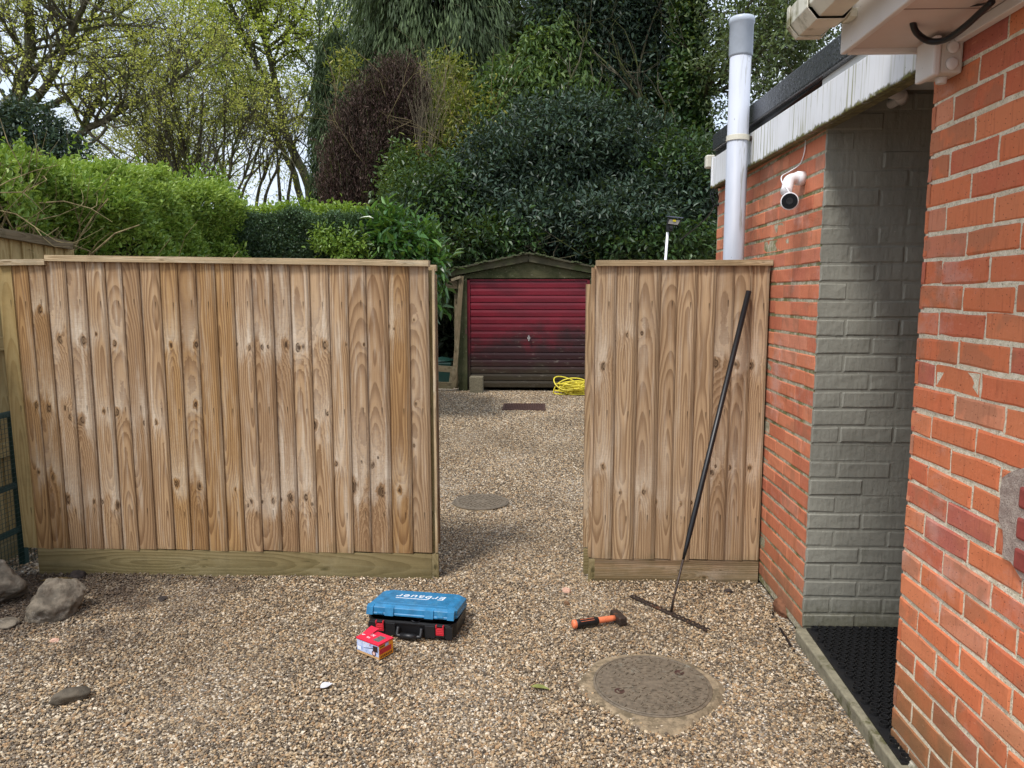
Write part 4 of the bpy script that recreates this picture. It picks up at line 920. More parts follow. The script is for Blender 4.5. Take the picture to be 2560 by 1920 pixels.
face_label('side_blue_spot', Wx*.42, .046, Wx*.66, BH-.004, M_lab, 's', .0012, body)
m = MB()
for k in range(7): m.box((Lx+.0012, .008+k*.010, .007), (Lx+.0016, .008+k*.010+.006, .015))
M_dp = plain('dark_print', lin(90, 50, 30), .5); m.build('side_print_line', M_dp, body, world=False); m = MB()
for k in range(5): m.box((Lx+.0012, .006+k*.006, .050), (Lx+.0016, .006+k*.006+.004, .056))
m.build('side_print_line', M_dp, body, world=False)
M_boxred = plain('crimson_card', lin(214, 38, 66), .4, .05)
m = MB(); m.hexa([(-.002, -.003, BH-.006), (Lx+.002, -.003, BH-.006), (Lx+.002, Wx+.002, BH-.006), (-.002, Wx+.002, BH-.006), (-.002, -.003, BH+.001), (Lx+.002, -.003, BH+.001), (Lx+.002, Wx+.002, BH+.001), (-.002, Wx+.002, BH+.001)])
top = m.build('box_lid', M_boxred, bx, world=False, bev=.001)
m = MB(); m.hexa([(-.001, Wx*.35, BH+.001), (Lx*.30, Wx*.35, BH+.001), (Lx*.30, Wx+.008, BH+.010), (-.006, Wx+.008, BH+.012), (-.001, Wx*.35, BH+.0018), (Lx*.30, Wx*.35, BH+.0018), (Lx*.30, Wx+.008, BH+.0108), (-.006, Wx+.008, BH+.0128)]); m.build('torn_flap', M_boxred, top, world=False)
m = MB(); m.hexa([(.004, Wx*.30, BH+.0012), (.03, Wx*.42, BH+.0012), (.03, Wx*.5, BH+.0012), (.0, Wx*.6, BH+.0012), (.004, Wx*.30, BH+.0022), (.03, Wx*.42, BH+.0022), (.03, Wx*.5, BH+.0022), (.0, Wx*.6, BH+.0022)]); m.build('torn_edge', M_letter, top, world=False)
m = MB(); m.prism([(Lx*.60, .016), (Lx*.86, .016), (Lx*.86, Wx-.02), (Lx*.60, Wx-.02)], BH+.001, BH+.0016); m.build('lid_window', plain('screws_seen', lin(112, 120, 116), .3, .5, 220, metal=.4), top, world=False)
MT = Matrix.Translation((Lx*.36, Wx*.55, BH+.0016)) @ Matrix.Rotation(R(0), 4, 'Z')
text('lettering', 'TX', .022, M_letter, top, MT, depth=.0003)
MT = Matrix.Translation((Lx*.36, Wx*.28, BH+.0016)); text('lettering', '6x', .018, M_letter, top, MT, depth=.0003)

# ------------------------------------------------------------------ hammer
h0, h1 = PZ(1432, 1562, .028), PZ(1535, 1543, .034)
d = Vector(h1-h0); Lh = d.length+.0; rzh = math.atan2(d.y, d.x)
hm = local(thing('club_hammer', 'club hammer with orange and black grip lying on the gravel', 'hammer', (h0[0], h0[1], .03), rzh))
mb = MB(); mb.lathe([(.014, -.002), (.019, .002), (.0195, .012), (.017, .02), (.016, .03), (.0155, .10), (.014, .125), (.0135, .19), (.012, .215)], (0, 0, 0), 18, 'x')
mb.v = [(v[0], v[1], v[2]*1.0) for v in mb.v]; hd = mb.build('handle', M_orange, hm, world=False, smooth=True)
mb = MB(); mb.lathe([(.0185, .016), (.0192, .022), (.0180, .04), (.0176, .09), (.0170, .118), (.0150, .124)], (0, 0, 0), 18, 'x'); gp = mb.build('grip', M_black, hd, world=False, smooth=True)
mb = MB()
mb.tube([(.034, -.012, .0125), (.100, -.012, .0125), (.100, -.003, .0178), (.034, -.003, .0178), (.034, -.012, .0125)], .0012, 5); mb.build('grip_stripe', M_orange, gp, world=False)
mb = MB(); mb.box((.207, -.050, -.019), (.246, .050, .019)); hh = mb.build('head', M_steel, hm, world=False, bev=.006, seg=3)
mb = MB(); mb.box((.246, -.012, -.008), (.249, .012, .008)); mb.build('handle_wedge', M_steel, hh, world=False)

# ------------------------------------------------------------------ rake leaning on the fence
rb, rt = PZ(1678, 1522, .03), PY(1872, 728, 3.688)
rk = thing('garden_rake', 'black steel rake leaning head-down against the narrow right fence panel', 'rake', tuple(PZ(1678, 1522)))
ax = (rt-rb); mb = MB(); mid = rb+ax*.19
mb.tube([rb+ax*.15, mid, rb+ax*.24, rt], [.0065, .010, .013, .0135], 14); mb.build('shaft', plain('black_painted_steel', lin(20, 20, 23), .4, .3, 60, spec=.5), rk, smooth=True)
mb = MB(); mb.tube([rb+np.array([0, 0, -.018]), rb+ax*.03, rb+ax*.16], [.007, .0055, .0062], 10); mb.build('ferrule', M_steel, rk, smooth=True)
ha, hb = PZ(1574, 1490, .016), PZ(1768, 1577, .016); e = Vector(hb-ha); en = e.normalized(); mb = MB(); mb.bar(ha, hb, .008, .008)
mb.build('head_bar', M_steel, rk, bev=.002)
for k in range(17):
    q = Vector(ha)+e*(k+.3)/17; mb = MB(); sd = Vector((en.y, -en.x, 0)); mb.tube([q+Vector((0, 0, .004)), q-sd*.018+en*.012+Vector((0, 0, .004)), q-sd*.034+en*.022+Vector((0, 0, -.012))], [.0048, .004, .002], 6); mb.build('tooth', M_steel, rk)

# ------------------------------------------------------------------ red garage
YG = 11.4
gar = thing('garage', 'small concrete garage with a red horizontally ribbed door and mossy gable', 'garage', (-.152, YG, 0))
def door_mat():
    g = G('red_door_paint'); p = g.pos(); s = g.sep(p)
    n = g.noise(p, 3.2, 5, .65); c = g.mix(g.mr(g.noise(g.vm(p, (2, 2, 6)), 1, 4), .3, .7), lin(112, 15, 33), lin(88, 12, 27))  # base red set deeper, carrying the shade of the surrounding trees
    dz = g.M('ADD', s[2], g.M('MULTIPLY', g.M('SUBTRACT', n, .5), 1.0)); dz = g.M('SUBTRACT', dz, g.M('MULTIPLY', s[0], .12))
    dirt = g.mr(dz, 1.12, .62); c = g.mix(g.M('MULTIPLY', dirt, .9), c, lin(34, 20, 20))
    alg = g.mr(g.M('ADD', s[2], g.M('MULTIPLY', g.M('SUBTRACT', n, .5), .7)), .52, .15); c = g.mix(g.M('MULTIPLY', alg, .6), c, lin(54, 54, 34))
    fl = g.noise(g.vm(p, (9, 9, 30)), 1, 4, .7); c = g.mix(g.M('MULTIPLY', g.M('MULTIPLY', g.mr(fl, .6, .7), dirt), .5), c, lin(120, 112, 100))
    return g.fin(c, .45, g.bump(g.noise(p, 40, 3), .2, .004), .4)
M_door = door_mat()
dx0, dx1, dz0, dz1 = -1.045, .742, .055, 1.70
nr = 15; prof = []
for k in range(nr):
    z = dz0+(dz1-dz0)*k/nr; hgt = (dz1-dz0)/nr; prof += [(.0, z), (-.010, z+hgt*.06), (-.011, z+hgt*.60), (-.004, z+hgt*.93), (.0, z+hgt*.94), (.012, z+hgt*.96), (.012, z+hgt*.999)]
mb = MB(); V = []; 
for yy, z in prof: V += [(dx0, YG-.02+yy, z), (dx1, YG-.02+yy, z)]
mb.add(V, [(2*i, 2*i+1, 2*i+3, 2*i+2) for i in range(len(prof)-1)]); door = mb.build('garage_door', M_door, gar)
mb = MB(); mb.box((dx0-.045, YG-.05, .04), (dx0-.003, YG+.02, 1.715)); mb.box((dx1+.003, YG-.05, .04), (dx1+.045, YG+.02, 1.715)); mb.box((dx0-.003, YG-.05, 1.703), (dx1+.003, YG+.02, 1.722)); mb.build('door_frame', M_door, gar)
mb = MB(); hp = PY(1322, 845, YG-.06); mb.lathe([(.026, 0), (.026, .012)], (hp[0], YG-.06, hp[2]), 18, 'y'); mb.bar((hp[0], YG-.085, hp[2]-.045), (hp[0], YG-.085, hp[2]+.045), .016, .02); mb.lathe([(.01, -.03), (.01, .0)], (hp[0], YG-.06, hp[2]), 10, 'y'); mb.build('door_handle', M_chrome, door)
def conc_dark():
    g = G('mossy_old_concrete'); p = g.pos(); n = g.noise(p, 3, 5, .7); c = g.mix(g.mr(n, .35, .65), lin(78, 76, 54), lin(56, 60, 38)); c = g.mix(g.M('MULTIPLY', g.mr(g.noise(p, 30, 4, .7), .62, .7), .6), c, lin(140, 136, 116))
    return g.fin(c, .9, g.bump(g.noise(p, 30, 4), .6, .01), .15)
M_cd = conc_dark()
mb = MB(); mb.box((-1.235, YG-.09, 0), (dx0-.047, YG+.06, 1.735)); mb.build('pillar', M_cd, gar, bev=.006)
mb = MB(); mb.box((dx1+.047, YG-.09, 0), (.932, YG+.06, 1.735)); mb.build('pillar', M_cd, gar, bev=.006)
mb = MB(); mb.prism([(-1.235, 1.737), (.932, 1.737), (.932, 1.77), (-.152, 2.01), (-1.235, 1.77)], YG-.055, YG+.03, 'y'); mb.build('gable', M_cd, gar, bev=.006)
M_barge = plain('grey_barge_board', lin(74, 70, 52), .85, .25, 8, bmp=.004, stain=(lin(70, 76, 44), .5))
for s in (-1, 1):
    mb = MB(); mb.bar((-.152+s*1.30, YG-.10, 1.80), (-.152, YG-.10, 2.04), .03, .10); mb.build('barge_board', M_barge, gar)
for s in (-1, 1):
    x0 = -.152; V = []; nn = 12; L = 5.2
    for i in range(41):
        t = i/40; yv = YG-.16+L*t
        V += [(x0, yv, 2.118+.012*math.sin(i*1.6)), (x0+s*1.42, yv, 1.825+.012*math.sin(i*1.6)), (x0, yv, 2.098), (x0+s*1.42, yv, 1.805)]
    F = []
    for i in range(40): a = i*4; F += [(a, a+1, a+5, a+4), (a+2, a+6, a+7, a+3), (a+1, a+3, a+7, a+5)]
    F += [(0, 2, 3, 1)]
    mb = MB(); mb.add(V, F); mb.build('roof_sheet', plain('mossy_roof_sheet', lin(66, 62, 46), .9, .3, 5, bmp=.01, stain=(lin(54, 62, 30), .47)), gar)
mb = MB(); mb.box((-1.235, YG+.06, 0), (-1.16, YG+5, 1.84)); mb.box((.86, YG+.06, 0), (.932, YG+5, 1.84)); mb.box((-1.16, YG+4.93, 0), (.86, YG+5, 1.84)); mb.build('side_wall', M_cd, gar)
mb = MB(); q = PY(1165, 828, YG-.1); mb.box((q[0]-.012, YG-.094, q[2]-.045), (q[0]+.012, YG-.0905, q[2]+.045)); mb.build('lock_plate', M_rust, gar)
Vp = []
for s in (-1, 1):
    for i in range(150):
        t = rng.uniform(0, 1)**.8; Vp.append((-.152+s*1.42*t, YG-.17+rng.uniform(-.03, .5), 2.118-.30*t+rng.uniform(-.01, .012)))
Vp = np.array(Vp); mo_V = []; mo_F = []
for q in Vp:
    r0 = rng.uniform(.012, .035); b0 = len(mo_V)
    for k in range(6): mo_V.append(q+np.array([r0*1.5*math.cos(k*1.047), r0*1.5*math.sin(k*1.047), rng.uniform(-.01, 0)]))
    mo_V.append(q+np.array([0, 0, r0*.7]))
    for k in range(6): mo_F.append((b0+k, b0+(k+1) % 6, b0+6))
link('roof_moss', npmesh('roof_moss', mo_V, mo_F, k=3), plain('moss', lin(52, 58, 30), .95, .4, 60, bmp=.01), gar)
# timbers at its left
def P11(u, v, y=YG-.2): return PY(u, v, y)
tb = plank('leaning_timber', P11(1135, 968), P11(1154, 690, YG-.12), .03, .07, M_old, up=(1, 0, 0)); tag(tb, 'rough timber plank leaning against the left garage pillar', 'plank')
lt = thing('lean_to_frame', 'rough timber lean-to frame standing left of the red garage', 'timber frame', tuple(PY(1130, 970, YG)))
plank('top_beam', PY(1116, 712, YG+.02), PY(1150, 712, YG-.02), .06, .12, M_old, lt)
plank('top_beam', PY(1128, 700, YG-.16), PY(1152, 693, YG-.16), .04, .04, M_old, lt)
plank('post', PY(1141, 970, YG+.1), PY(1141, 725, YG+.1), .07, .05, M_old, lt, up=(1, 0, 0))
plank('rail', PY(1070, 919, YG-.1), PY(1134, 924, YG-.1), .04, .09, M_old, lt)
plank('short_strut', PY(1125, 965, YG-.12), PY(1130, 930, YG-.12), .03, .045, M_old, lt, up=(1, 0, 0))
plank('ground_board', PY(1070, 962, YG-.14), PY(1134, 964, YG-.14), .04, .10, M_old, lt)
mb = MB(); q0, q1 = PY(1080, 965, YG+.5), PY(1131, 905, YG+.5); mb.box((q0[0], YG+.35, .02), (q1[0], YG+.75, q1[2])); mb.lathe([(.19, 0), (.20, .03), (.12, .06), (.02, .08)], ((q0[0]+q1[0])/2, YG+.55, q1[2]), 20); o = mb.build('water_butt', M_tarp, bev=.02, seg=3); tag(o, 'dark green plastic tub behind the lean-to rail', 'tub')
mb = MB(); q0, q1 = PY(1175, 973, YG-.22), PY(1208, 941, YG-.22); mb.box((q0[0], YG-.32, 0), (q1[0], YG-.12, q1[2])); o = mb.build('concrete_block', plain('grey_block', lin(112, 104, 84), .95, .3, 60, bmp=.006), bev=.008, seg=3); tag(o, 'rough grey concrete block at the left foot of the red door', 'block')
# hose
mb = MB(); hc = PY(1435, 975, YG-.45); pts = []
for k in range(11):
    r = .11+.12*random.random(); cx = random.uniform(-.05, .05); cy = random.uniform(-.05, .05); ph = random.uniform(0, 6.28); tl = random.uniform(.15, .9) if k % 3 == 0 else random.uniform(0, .35); td = random.uniform(0, 6.28)
    for i in range(12):
        a = ph+2*math.pi*i/12*.97; x = cx+r*math.cos(a)*1.25; y = cy+r*math.sin(a)*.7; z = .02+.012*k+max(0, math.sin(a-td))*tl*.22
        pts.append((hc[0]+x, hc[1]+y, z))
pts = [(hc[0]-.30, hc[1]+.05, .02), (hc[0]-.26, hc[1]-.05, .02), (hc[0]-.12, hc[1]-.08, .02)]+pts
mb.tube(spline(pts, 4), .010, 7); 
mb.tube(spline([(hc[0]-.31+.31*(1-math.cos(t)), hc[1]+.02, .02+.23*math.sin(t)) for t in np.linspace(0, math.pi, 9)], 4), .010, 7)
mb.tube(spline([(hc[0]-.22+.26*(1-math.cos(t)), hc[1]-.06*math.sin(t*2), .02+.19*math.sin(t)) for t in np.linspace(0, math.pi, 9)], 4), .010, 7)
o = mb.build('garden_hose', M_hose, smooth=True); tag(o, 'coiled yellow garden hose heaped at the right foot of the red door', 'hose')
# solar lamp on a white pole, thin white pole
sl = thing('solar_floodlight', 'solar floodlight on a leaning white pole above the right fence panel', 'light', tuple(PY(1650, 900, 7.6)*np.array([1, 1, 0])))
mb = MB(); mb.tube([PY(1640, 960, 7.6), PY(1669, 580, 7.6)], .0125, 12); mb.build('pole', M_white, sl, smooth=True)
a, b = PY(1668, 548, 7.6), PY(1700, 552, 7.6)
cc = PY(1683, 553, 7.6); mb = MB(); mb.hexa([cc+np.array(q) for q in ((-.072, -.05, -.038), (.042, -.05, -.05), (.052, .05, -.04), (-.06, .05, -.03), (-.055, -.06, .028), (.075, -.06, .012), (.075, .05, .022), (-.05, .05, .038))]); mb.build('lamp_head', M_black, sl, bev=.004)
mb = MB(); mb.hexa([cc+np.array(q) for q in ((-.060, -.056, -.030), (.036, -.056, -.041), (.036, -.053, -.041), (-.060, -.053, -.030), (-.047, -.064, .014), (.058, -.064, .002), (.058, -.061, .002), (-.047, -.061, .014))]); lh = mb.build('lamp_glass', plain('lamp_glass', lin(150, 146, 140), .25, .06), sl)
mb = MB(); mb.hexa([cc+np.array(q) for q in ((-.018, -.0662, -.008), (.014, -.0662, -.012), (.014, -.064, -.012), (-.018, -.064, -.008), (-.014, -.068, .010), (.018, -.068, .006), (.018, -.066, .006), (-.014, -.066, .010))]); mb.build('yellow_emitter', plain('led_yellow', lin(196, 180, 30), .5), lh)
mb = MB(); mb.hexa([cc+np.array(q) for q in ((-.06, -.08, .036), (.085, -.08, .020), (.085, .07, .034), (-.055, .07, .05), (-.06, -.08, .044), (.085, -.08, .028), (.085, .07, .042), (-.055, .07, .058))]); mb.build('solar_panel', plain('panel_slate', lin(98, 100, 120), .3, .1), sl)
q = PY(1673, 570, 7.6); mb = MB(); mb.box((q[0]-.03, 7.56, q[2]-.03), (q[0]+.03, 7.62, q[2]+.035)); mb.lathe([(.016, -.03), (.012, -.01), (.02, 0)], (q[0]+.012, 7.56, q[2]+.0), 14, 'y'); mb.build('sensor', M_black, sl, bev=.003)
mb = MB(); mb.tube([PY(1424, 700, 13.5), PY(1425, 620, 13.5)], .016, 8); o = mb.build('white_pole', M_white, smooth=True); tag(o, 'thin white pole poking up behind the garage roof', 'pole')
#VEG
# ------------------------------------------------------------------ vegetation
def unit(a): return a/np.maximum(np.linalg.norm(a, axis=-1, keepdims=True), 1e-9)
def leafmesh(name, P, D, L, W, mat, parent=None, rnd=None, fold=.25, droop=.12):
    """folded leaves, six corners each: base, two shoulders a side, tip"""
    n = len(P); D = unit(D); A = rng.normal(0, 1, (n, 3)); A += np.array([0, 0, 1.6]); S = unit(np.cross(D, A)); Nn = np.cross(S, D)
    L = np.broadcast_to(L, n)[:, None]; W = np.broadcast_to(W, n)[:, None]
    V = np.empty((n, 6, 3), np.float32)
    V[:, 0] = P; V[:, 1] = P+D*L*.32+S*W*.5+Nn*W*fold; V[:, 2] = P+D*L*.72+S*W*.38+Nn*(W*fold*.8-L*droop*.5)
    V[:, 3] = P+D*L-Nn*L*droop; V[:, 4] = P+D*L*.72-S*W*.38+Nn*(W*fold*.8-L*droop*.5); V[:, 5] = P+D*L*.32-S*W*.5+Nn*W*fold
    b = np.arange(n)[:, None]*6; F = np.concatenate([b+np.array([0, 1, 2, 3]), b+np.array([0, 3, 4, 5])], 0)
    if rnd is None: rnd = rng.uniform(0, 1, n)
    return link(name, npmesh(name, V.reshape(-1, 3), F, {'rnd': np.repeat(rnd, 6)}), mat, parent)
def twigs(name, segs, mat, parent=None, n=5):
    A = np.array([s[0] for s in segs], float); B = np.array([s[1] for s in segs], float); r0 = np.array([s[2] for s in segs])[:, None]; r1 = np.array([s[3] for s in segs])[:, None]
    d = unit(B-A); B = B+d*r1*.4; h = np.where(np.abs(d[:, 2:3]) < .9, np.array([[0, 0, 1.]]), np.array([[1., 0, 0]])); u = unit(np.cross(d, h)); v = np.cross(d, u)
    V = np.empty((len(A), 2*n, 3), np.float32)
    for k in range(n):
        t = 2*math.pi*k/n; o = u*math.cos(t)+v*math.sin(t); V[:, k] = A+o*r0; V[:, n+k] = B+o*r1
    b = np.arange(len(A))[:, None]*2*n; F = np.concatenate([b+np.array([k, (k+1) % n, n+(k+1) % n, n+k]) for k in range(n)], 0)
    me = npmesh(name, V.reshape(-1, 3), F); me.polygons.foreach_set('use_smooth', [True]*len(me.polygons)); return link(name, me, mat, parent)
def grow(segs, tips, p, d, L, r, lvl, maxl, gn=.25, up=.04, kids=1.2, ratio=.6, spread=.8, n=None):
    n = n or max(3, min(7, int(L/.28))); st = L/n; rr = r
    for i in range(n):
        d = unit(d+rng.normal(0, gn, 3)+np.array([0, 0, up])); q = p+d*st; r2 = r*(1-.72*(i+1)/n); segs.append((p, q, rr, r2)); p = q; rr = r2
        if lvl < maxl and i >= 1-(lvl > 1):
            for _ in range(rng.poisson(kids)):
                a = unit(np.cross(d, rng.normal(0, 1, 3))); grow(segs, tips, p, unit(d*math.cos(spread)+a*math.sin(spread)), L*ratio*rng.uniform(.55, 1.1), max(.0035, rr*.62), lvl+1, maxl, gn, up, kids, ratio, spread)
        if lvl >= maxl-1: tips.append((p, d))
def limb(segs, tips, pts, r0, r1, kids=2.0, L=2.2, maxl=3, gn=.25, up=.05, start=.25, spread=.85, kk=1.25, ratio=.6):
    pts = [np.array(p, float) for p in pts]; sp = [np.array(v) for v in spline([tuple(p) for p in pts], 5)]
    m = len(sp)-1
    for i in range(m):
        a = r0+(r1-r0)*i/m; b = r0+(r1-r0)*(i+1)/m; j = rng.normal(0, a*.15, 3); sp[i+1] = sp[i+1]+j; segs.append((sp[i], sp[i+1], a, b))
        if i/m >= start:
            d = unit(sp[i+1]-sp[i])
            for _ in range(rng.poisson(kids)):
                x = unit(np.cross(d, rng.normal(0, 1, 3))); grow(segs, tips, sp[i+1], unit(d*math.cos(spread)+x*math.sin(spread)), L*rng.uniform(.5, 1.1), min(b*.55, .05), 1, maxl, gn, up, kk, ratio)
def crown(ells, ntw, m, L, W, sig=.12, droop=0., outward=.9, inner=.15, lump=.22, seed=1, flat=None, front=.0):
    """leaf clumps spread through lumpy ellipsoids (centre, radii); returns positions, directions, sizes, random"""
    Ps = []; Ds = []; Ls = []; Rs = []; r_ = np.random.default_rng(seed)
    vol = np.array([e[1][0]*e[1][2]+e[1][0]*e[1][1]*.5 for e in ells]); cnt = (ntw*vol/vol.sum()).astype(int)
    for (c, r, *x), N in zip(ells, cnt):
        u = unit(r_.normal(0, 1, (N, 3))); back = (u[:, 1] > .25) & (r_.uniform(0, 1, N) < .65); u = u[~back]; N = len(u)
        K = r_.normal(0, 1, (5, 3))*4.5; ph = r_.uniform(0, 6.28, 5); f = sum(np.sin(u@k+q) for k, q in zip(K, ph))/5
        f2 = sum(np.sin(u@(k*2.7)+q) for k, q in zip(K, ph))/5
        rad = (1+lump*f+lump*.5*f2)*np.where(r_.uniform(0, 1, N) < inner, r_.uniform(.35, .8, N), r_.uniform(.8, 1.04, N)); T = np.array(c)+u*np.array(r)*rad[:, None]
        tw = unit(u*outward+r_.normal(0, .5, (N, 3))+np.array([0, 0, -droop]))
        Pp = np.repeat(T, m, 0)+r_.normal(0, sig, (N*m, 3)); D = np.repeat(tw, m, 0)+r_.normal(0, .65, (N*m, 3))+np.array([0, 0, -droop*.6])
        Ps.append(Pp); Ds.append(D); s = r_.uniform(.65, 1.2, N*m); Ls.append(s); Rs.append(np.clip(np.repeat(r_.uniform(0, 1, N), m)*.6+r_.uniform(0, .4, N*m), 0, 1))
    return np.concatenate(Ps), np.concatenate(Ds), np.concatenate(Ls)*L, np.concatenate(Ls)*W, np.concatenate(Rs)
def E(u, v, y, ru, rv, ry=None):
    c = PY(u, v, y); k = y/FPX; return (c, (ru*k, (ry or ru*k*.8), rv*k))
def crown_obj(name, par, mat, *a, fold=.25, ldroop=.12, **k):
    P, D, L, W, r = crown(*a, **k); keep = P[:, 2] > .05; return leafmesh(name, P[keep], D[keep], L[keep], W[keep], mat, par, r[keep], fold, ldroop)

M_bark_d = bark_mat('dark_bark', lin(58, 54, 42), lin(96, 92, 76), lin(86, 92, 52))
M_bark_g = bark_mat('grey_twig', lin(92, 84, 70), lin(130, 120, 98))
M_bark_t = bark_mat('tan_stem', lin(96, 84, 60), lin(150, 136, 100))
M_privet = leaf_mat('privet_leaf', [(0, lin(84, 118, 46)), (.5, lin(120, 150, 60)), (1, lin(164, 186, 88))], .42, .3)
M_box = leaf_mat('small_dark_leaf', [(0, lin(38, 56, 40)), (.6, lin(66, 90, 60)), (1, lin(100, 128, 88))], .4, .12)
M_lime = leaf_mat('lime_leaf', [(0, lin(92, 122, 38)), (.6, lin(136, 162, 58)), (1, lin(176, 190, 92))], .45, .3)
M_laurel = leaf_mat('laurel_leaf', [(0, lin(44, 76, 32)), (.6, lin(66, 108, 48)), (1, lin(104, 146, 62))], .28, .2, .6)
M_holly = leaf_mat('blue_dark_leaf', [(0, lin(34, 48, 38)), (.6, lin(54, 74, 58)), (1, lin(92, 118, 96))], .5, .10, .45)
M_holly2 = leaf_mat('deep_green_leaf', [(0, lin(34, 52, 26)), (.6, lin(52, 80, 38)), (1, lin(84, 116, 54))], .45, .15, .45)
M_mid = leaf_mat('mid_green_leaf', [(0, lin(54, 78, 38)), (.6, lin(84, 110, 56)), (1, lin(128, 146, 76))], .36, .22)
M_olive = leaf_mat('olive_leaf', [(0, lin(58, 72, 42)), (.6, lin(88, 106, 66)), (1, lin(128, 142, 92))], .4, .2)
M_spring = leaf_mat('spring_leaf', [(0, lin(160, 164, 70)), (.6, lin(196, 198, 98)), (1, lin(222, 218, 134))], .5, .42, .3)
M_spring2 = leaf_mat('bright_spring_leaf', [(0, lin(166, 180, 68)), (.6, lin(196, 208, 94)), (1, lin(222, 226, 132))], .5, .42, .3)
M_yellow = leaf_mat('yellow_green_leaf', [(0, lin(84, 98, 40)), (.55, lin(126, 134, 58)), (.9, lin(180, 170, 72)), (1, lin(206, 186, 90))], .45, .3)
M_conif = leaf_mat('cypress_spray', [(0, lin(38, 52, 30)), (.6, lin(62, 80, 48)), (1, lin(94, 112, 70))], .6, .1, .3)
M_brown = leaf_mat('dead_brown_foliage', [(0, lin(42, 29, 27)), (.6, lin(70, 50, 46)), (1, lin(120, 102, 92))], .8, .05, .2)
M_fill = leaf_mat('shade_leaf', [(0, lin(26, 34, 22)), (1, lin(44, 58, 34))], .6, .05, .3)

# privet hedge down the left side
hd = thing('privet_hedge', 'bright green privet hedge with bare stems showing low at the left', 'hedge', (-3.9, 6, 0))
def privet():
    Ps = []; Ds = []; n = 15000
    y = rng.uniform(3.7, 8.5, n); top = 2.30+.085*(y-4.6)+.07*np.sin(y*3.1)+.05*np.sin(y*7.3+1)
    face = rng.uniform(0, 1, n) < .62
    z = np.where(face, 1.15+(top-1.15)*rng.uniform(0, 1, n)**.8, top+rng.normal(0, .03, n))
    bul = .10*np.sin(y*2.3+z*3)+.07*np.sin(y*5.1+z*6.5+2)
    x = np.where(face, -3.42+bul-.18*np.clip((z-top+.15)/.15, 0, 1), -3.5-rng.uniform(0, 1.2, n))
    bare = (y < 6.4) & (z < top-.30-.10*np.sin(y*9)-.12*(y-4.2)) & (rng.uniform(0, 1, n) < 1.0-(y-4.4)*.16); 
    x = x-np.abs(rng.normal(0, .05, n))
    T = np.stack([x, y, z], 1)[~bare]; n = len(T); m = 7
    d = unit(np.stack([np.full(n, .75), rng.normal(0, .35, n), np.full(n, .75)], 1)); Pp = np.repeat(T, m, 0)+np.repeat(d, m, 0)*rng.uniform(-.04, .10, (n*m, 1))+rng.normal(0, .018, (n*m, 3))
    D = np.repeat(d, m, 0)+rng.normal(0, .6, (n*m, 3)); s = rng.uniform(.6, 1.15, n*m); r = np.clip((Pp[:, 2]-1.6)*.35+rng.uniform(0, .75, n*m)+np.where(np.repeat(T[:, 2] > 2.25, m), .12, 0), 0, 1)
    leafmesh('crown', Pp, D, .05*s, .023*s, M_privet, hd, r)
    n = 15000; y = rng.uniform(3.8, 8.4, n); top = 2.26+.085*(y-4.6); z = rng.uniform(.6, 1, n)*top; low = (y < 6.2) & (z < top-.36-.12*(y-4.2))
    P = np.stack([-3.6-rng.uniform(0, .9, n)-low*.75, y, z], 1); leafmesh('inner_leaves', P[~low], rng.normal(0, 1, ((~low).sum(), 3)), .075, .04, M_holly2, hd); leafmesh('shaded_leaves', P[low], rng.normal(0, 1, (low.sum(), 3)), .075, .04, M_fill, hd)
    segs = []; tips = []
    for i in range(150):
        yy = rng.uniform(3.75, 6.6); p = np.array([-3.5-rng.uniform(0, .5), yy, .9]); grow(segs, tips, p, unit(np.array([rng.normal(0, .12), rng.normal(0, .25), 1.])), rng.uniform(1.2, 1.5), rng.uniform(.006, .017), 1, 2, .13, .03, .35, .4, .5, n=8)
    for i in range(10):
        p = np.array([-3.35, rng.uniform(4.0, 5.2), rng.uniform(1.75, 2.1)]); grow(segs, tips, p, unit(np.array([.4, rng.normal(0, .5), rng.normal(-.1, .4)])), .5, .006, 1, 2, .3, -.03, .6, .5, .7)
    twigs('stems', segs, M_bark_t, hd)
    # long new shoots standing out of the top
    Ps = []; Ds = []
    for i in range(70):
        yy = rng.uniform(4.0, 8.5) if i > 25 else rng.uniform(7.2, 8.5); b = np.array([-3.45-rng.uniform(0, .7), yy, 2.29+.085*(yy-4.6)]); dd = unit(np.array([rng.normal(.1, .3), rng.normal(0, .3), 1.])); L_ = rng.uniform(.12, .34)
        for k in range(14): Ps.append(b+dd*L_*k/13+rng.normal(0, .012, 3)); Ds.append(dd*.7+rng.normal(0, .6, 3))
    leafmesh('new_shoots', np.array(Ps), np.array(Ds), .05, .022, M_lime, hd, rng.uniform(0, .6, len(Ps)))
    for (u, v) in ((40, 490), (62, 470), (70, 520), (48, 530), (30, 505), (20, 420), (80, 505)):
        b = PX(u, v, -3.28); Ps = []; Ds = []
        for k in range(26): Ps.append(b+rng.normal(0, .045, 3)*np.array([.6, 1, 1.2])); Ds.append(np.array([.3, 0, .8])+rng.normal(0, .7, 3))
        leafmesh('sprig', np.array(Ps), np.array(Ds), .05, .023, M_privet, hd, rng.uniform(.4, 1, len(Ps)))
privet()
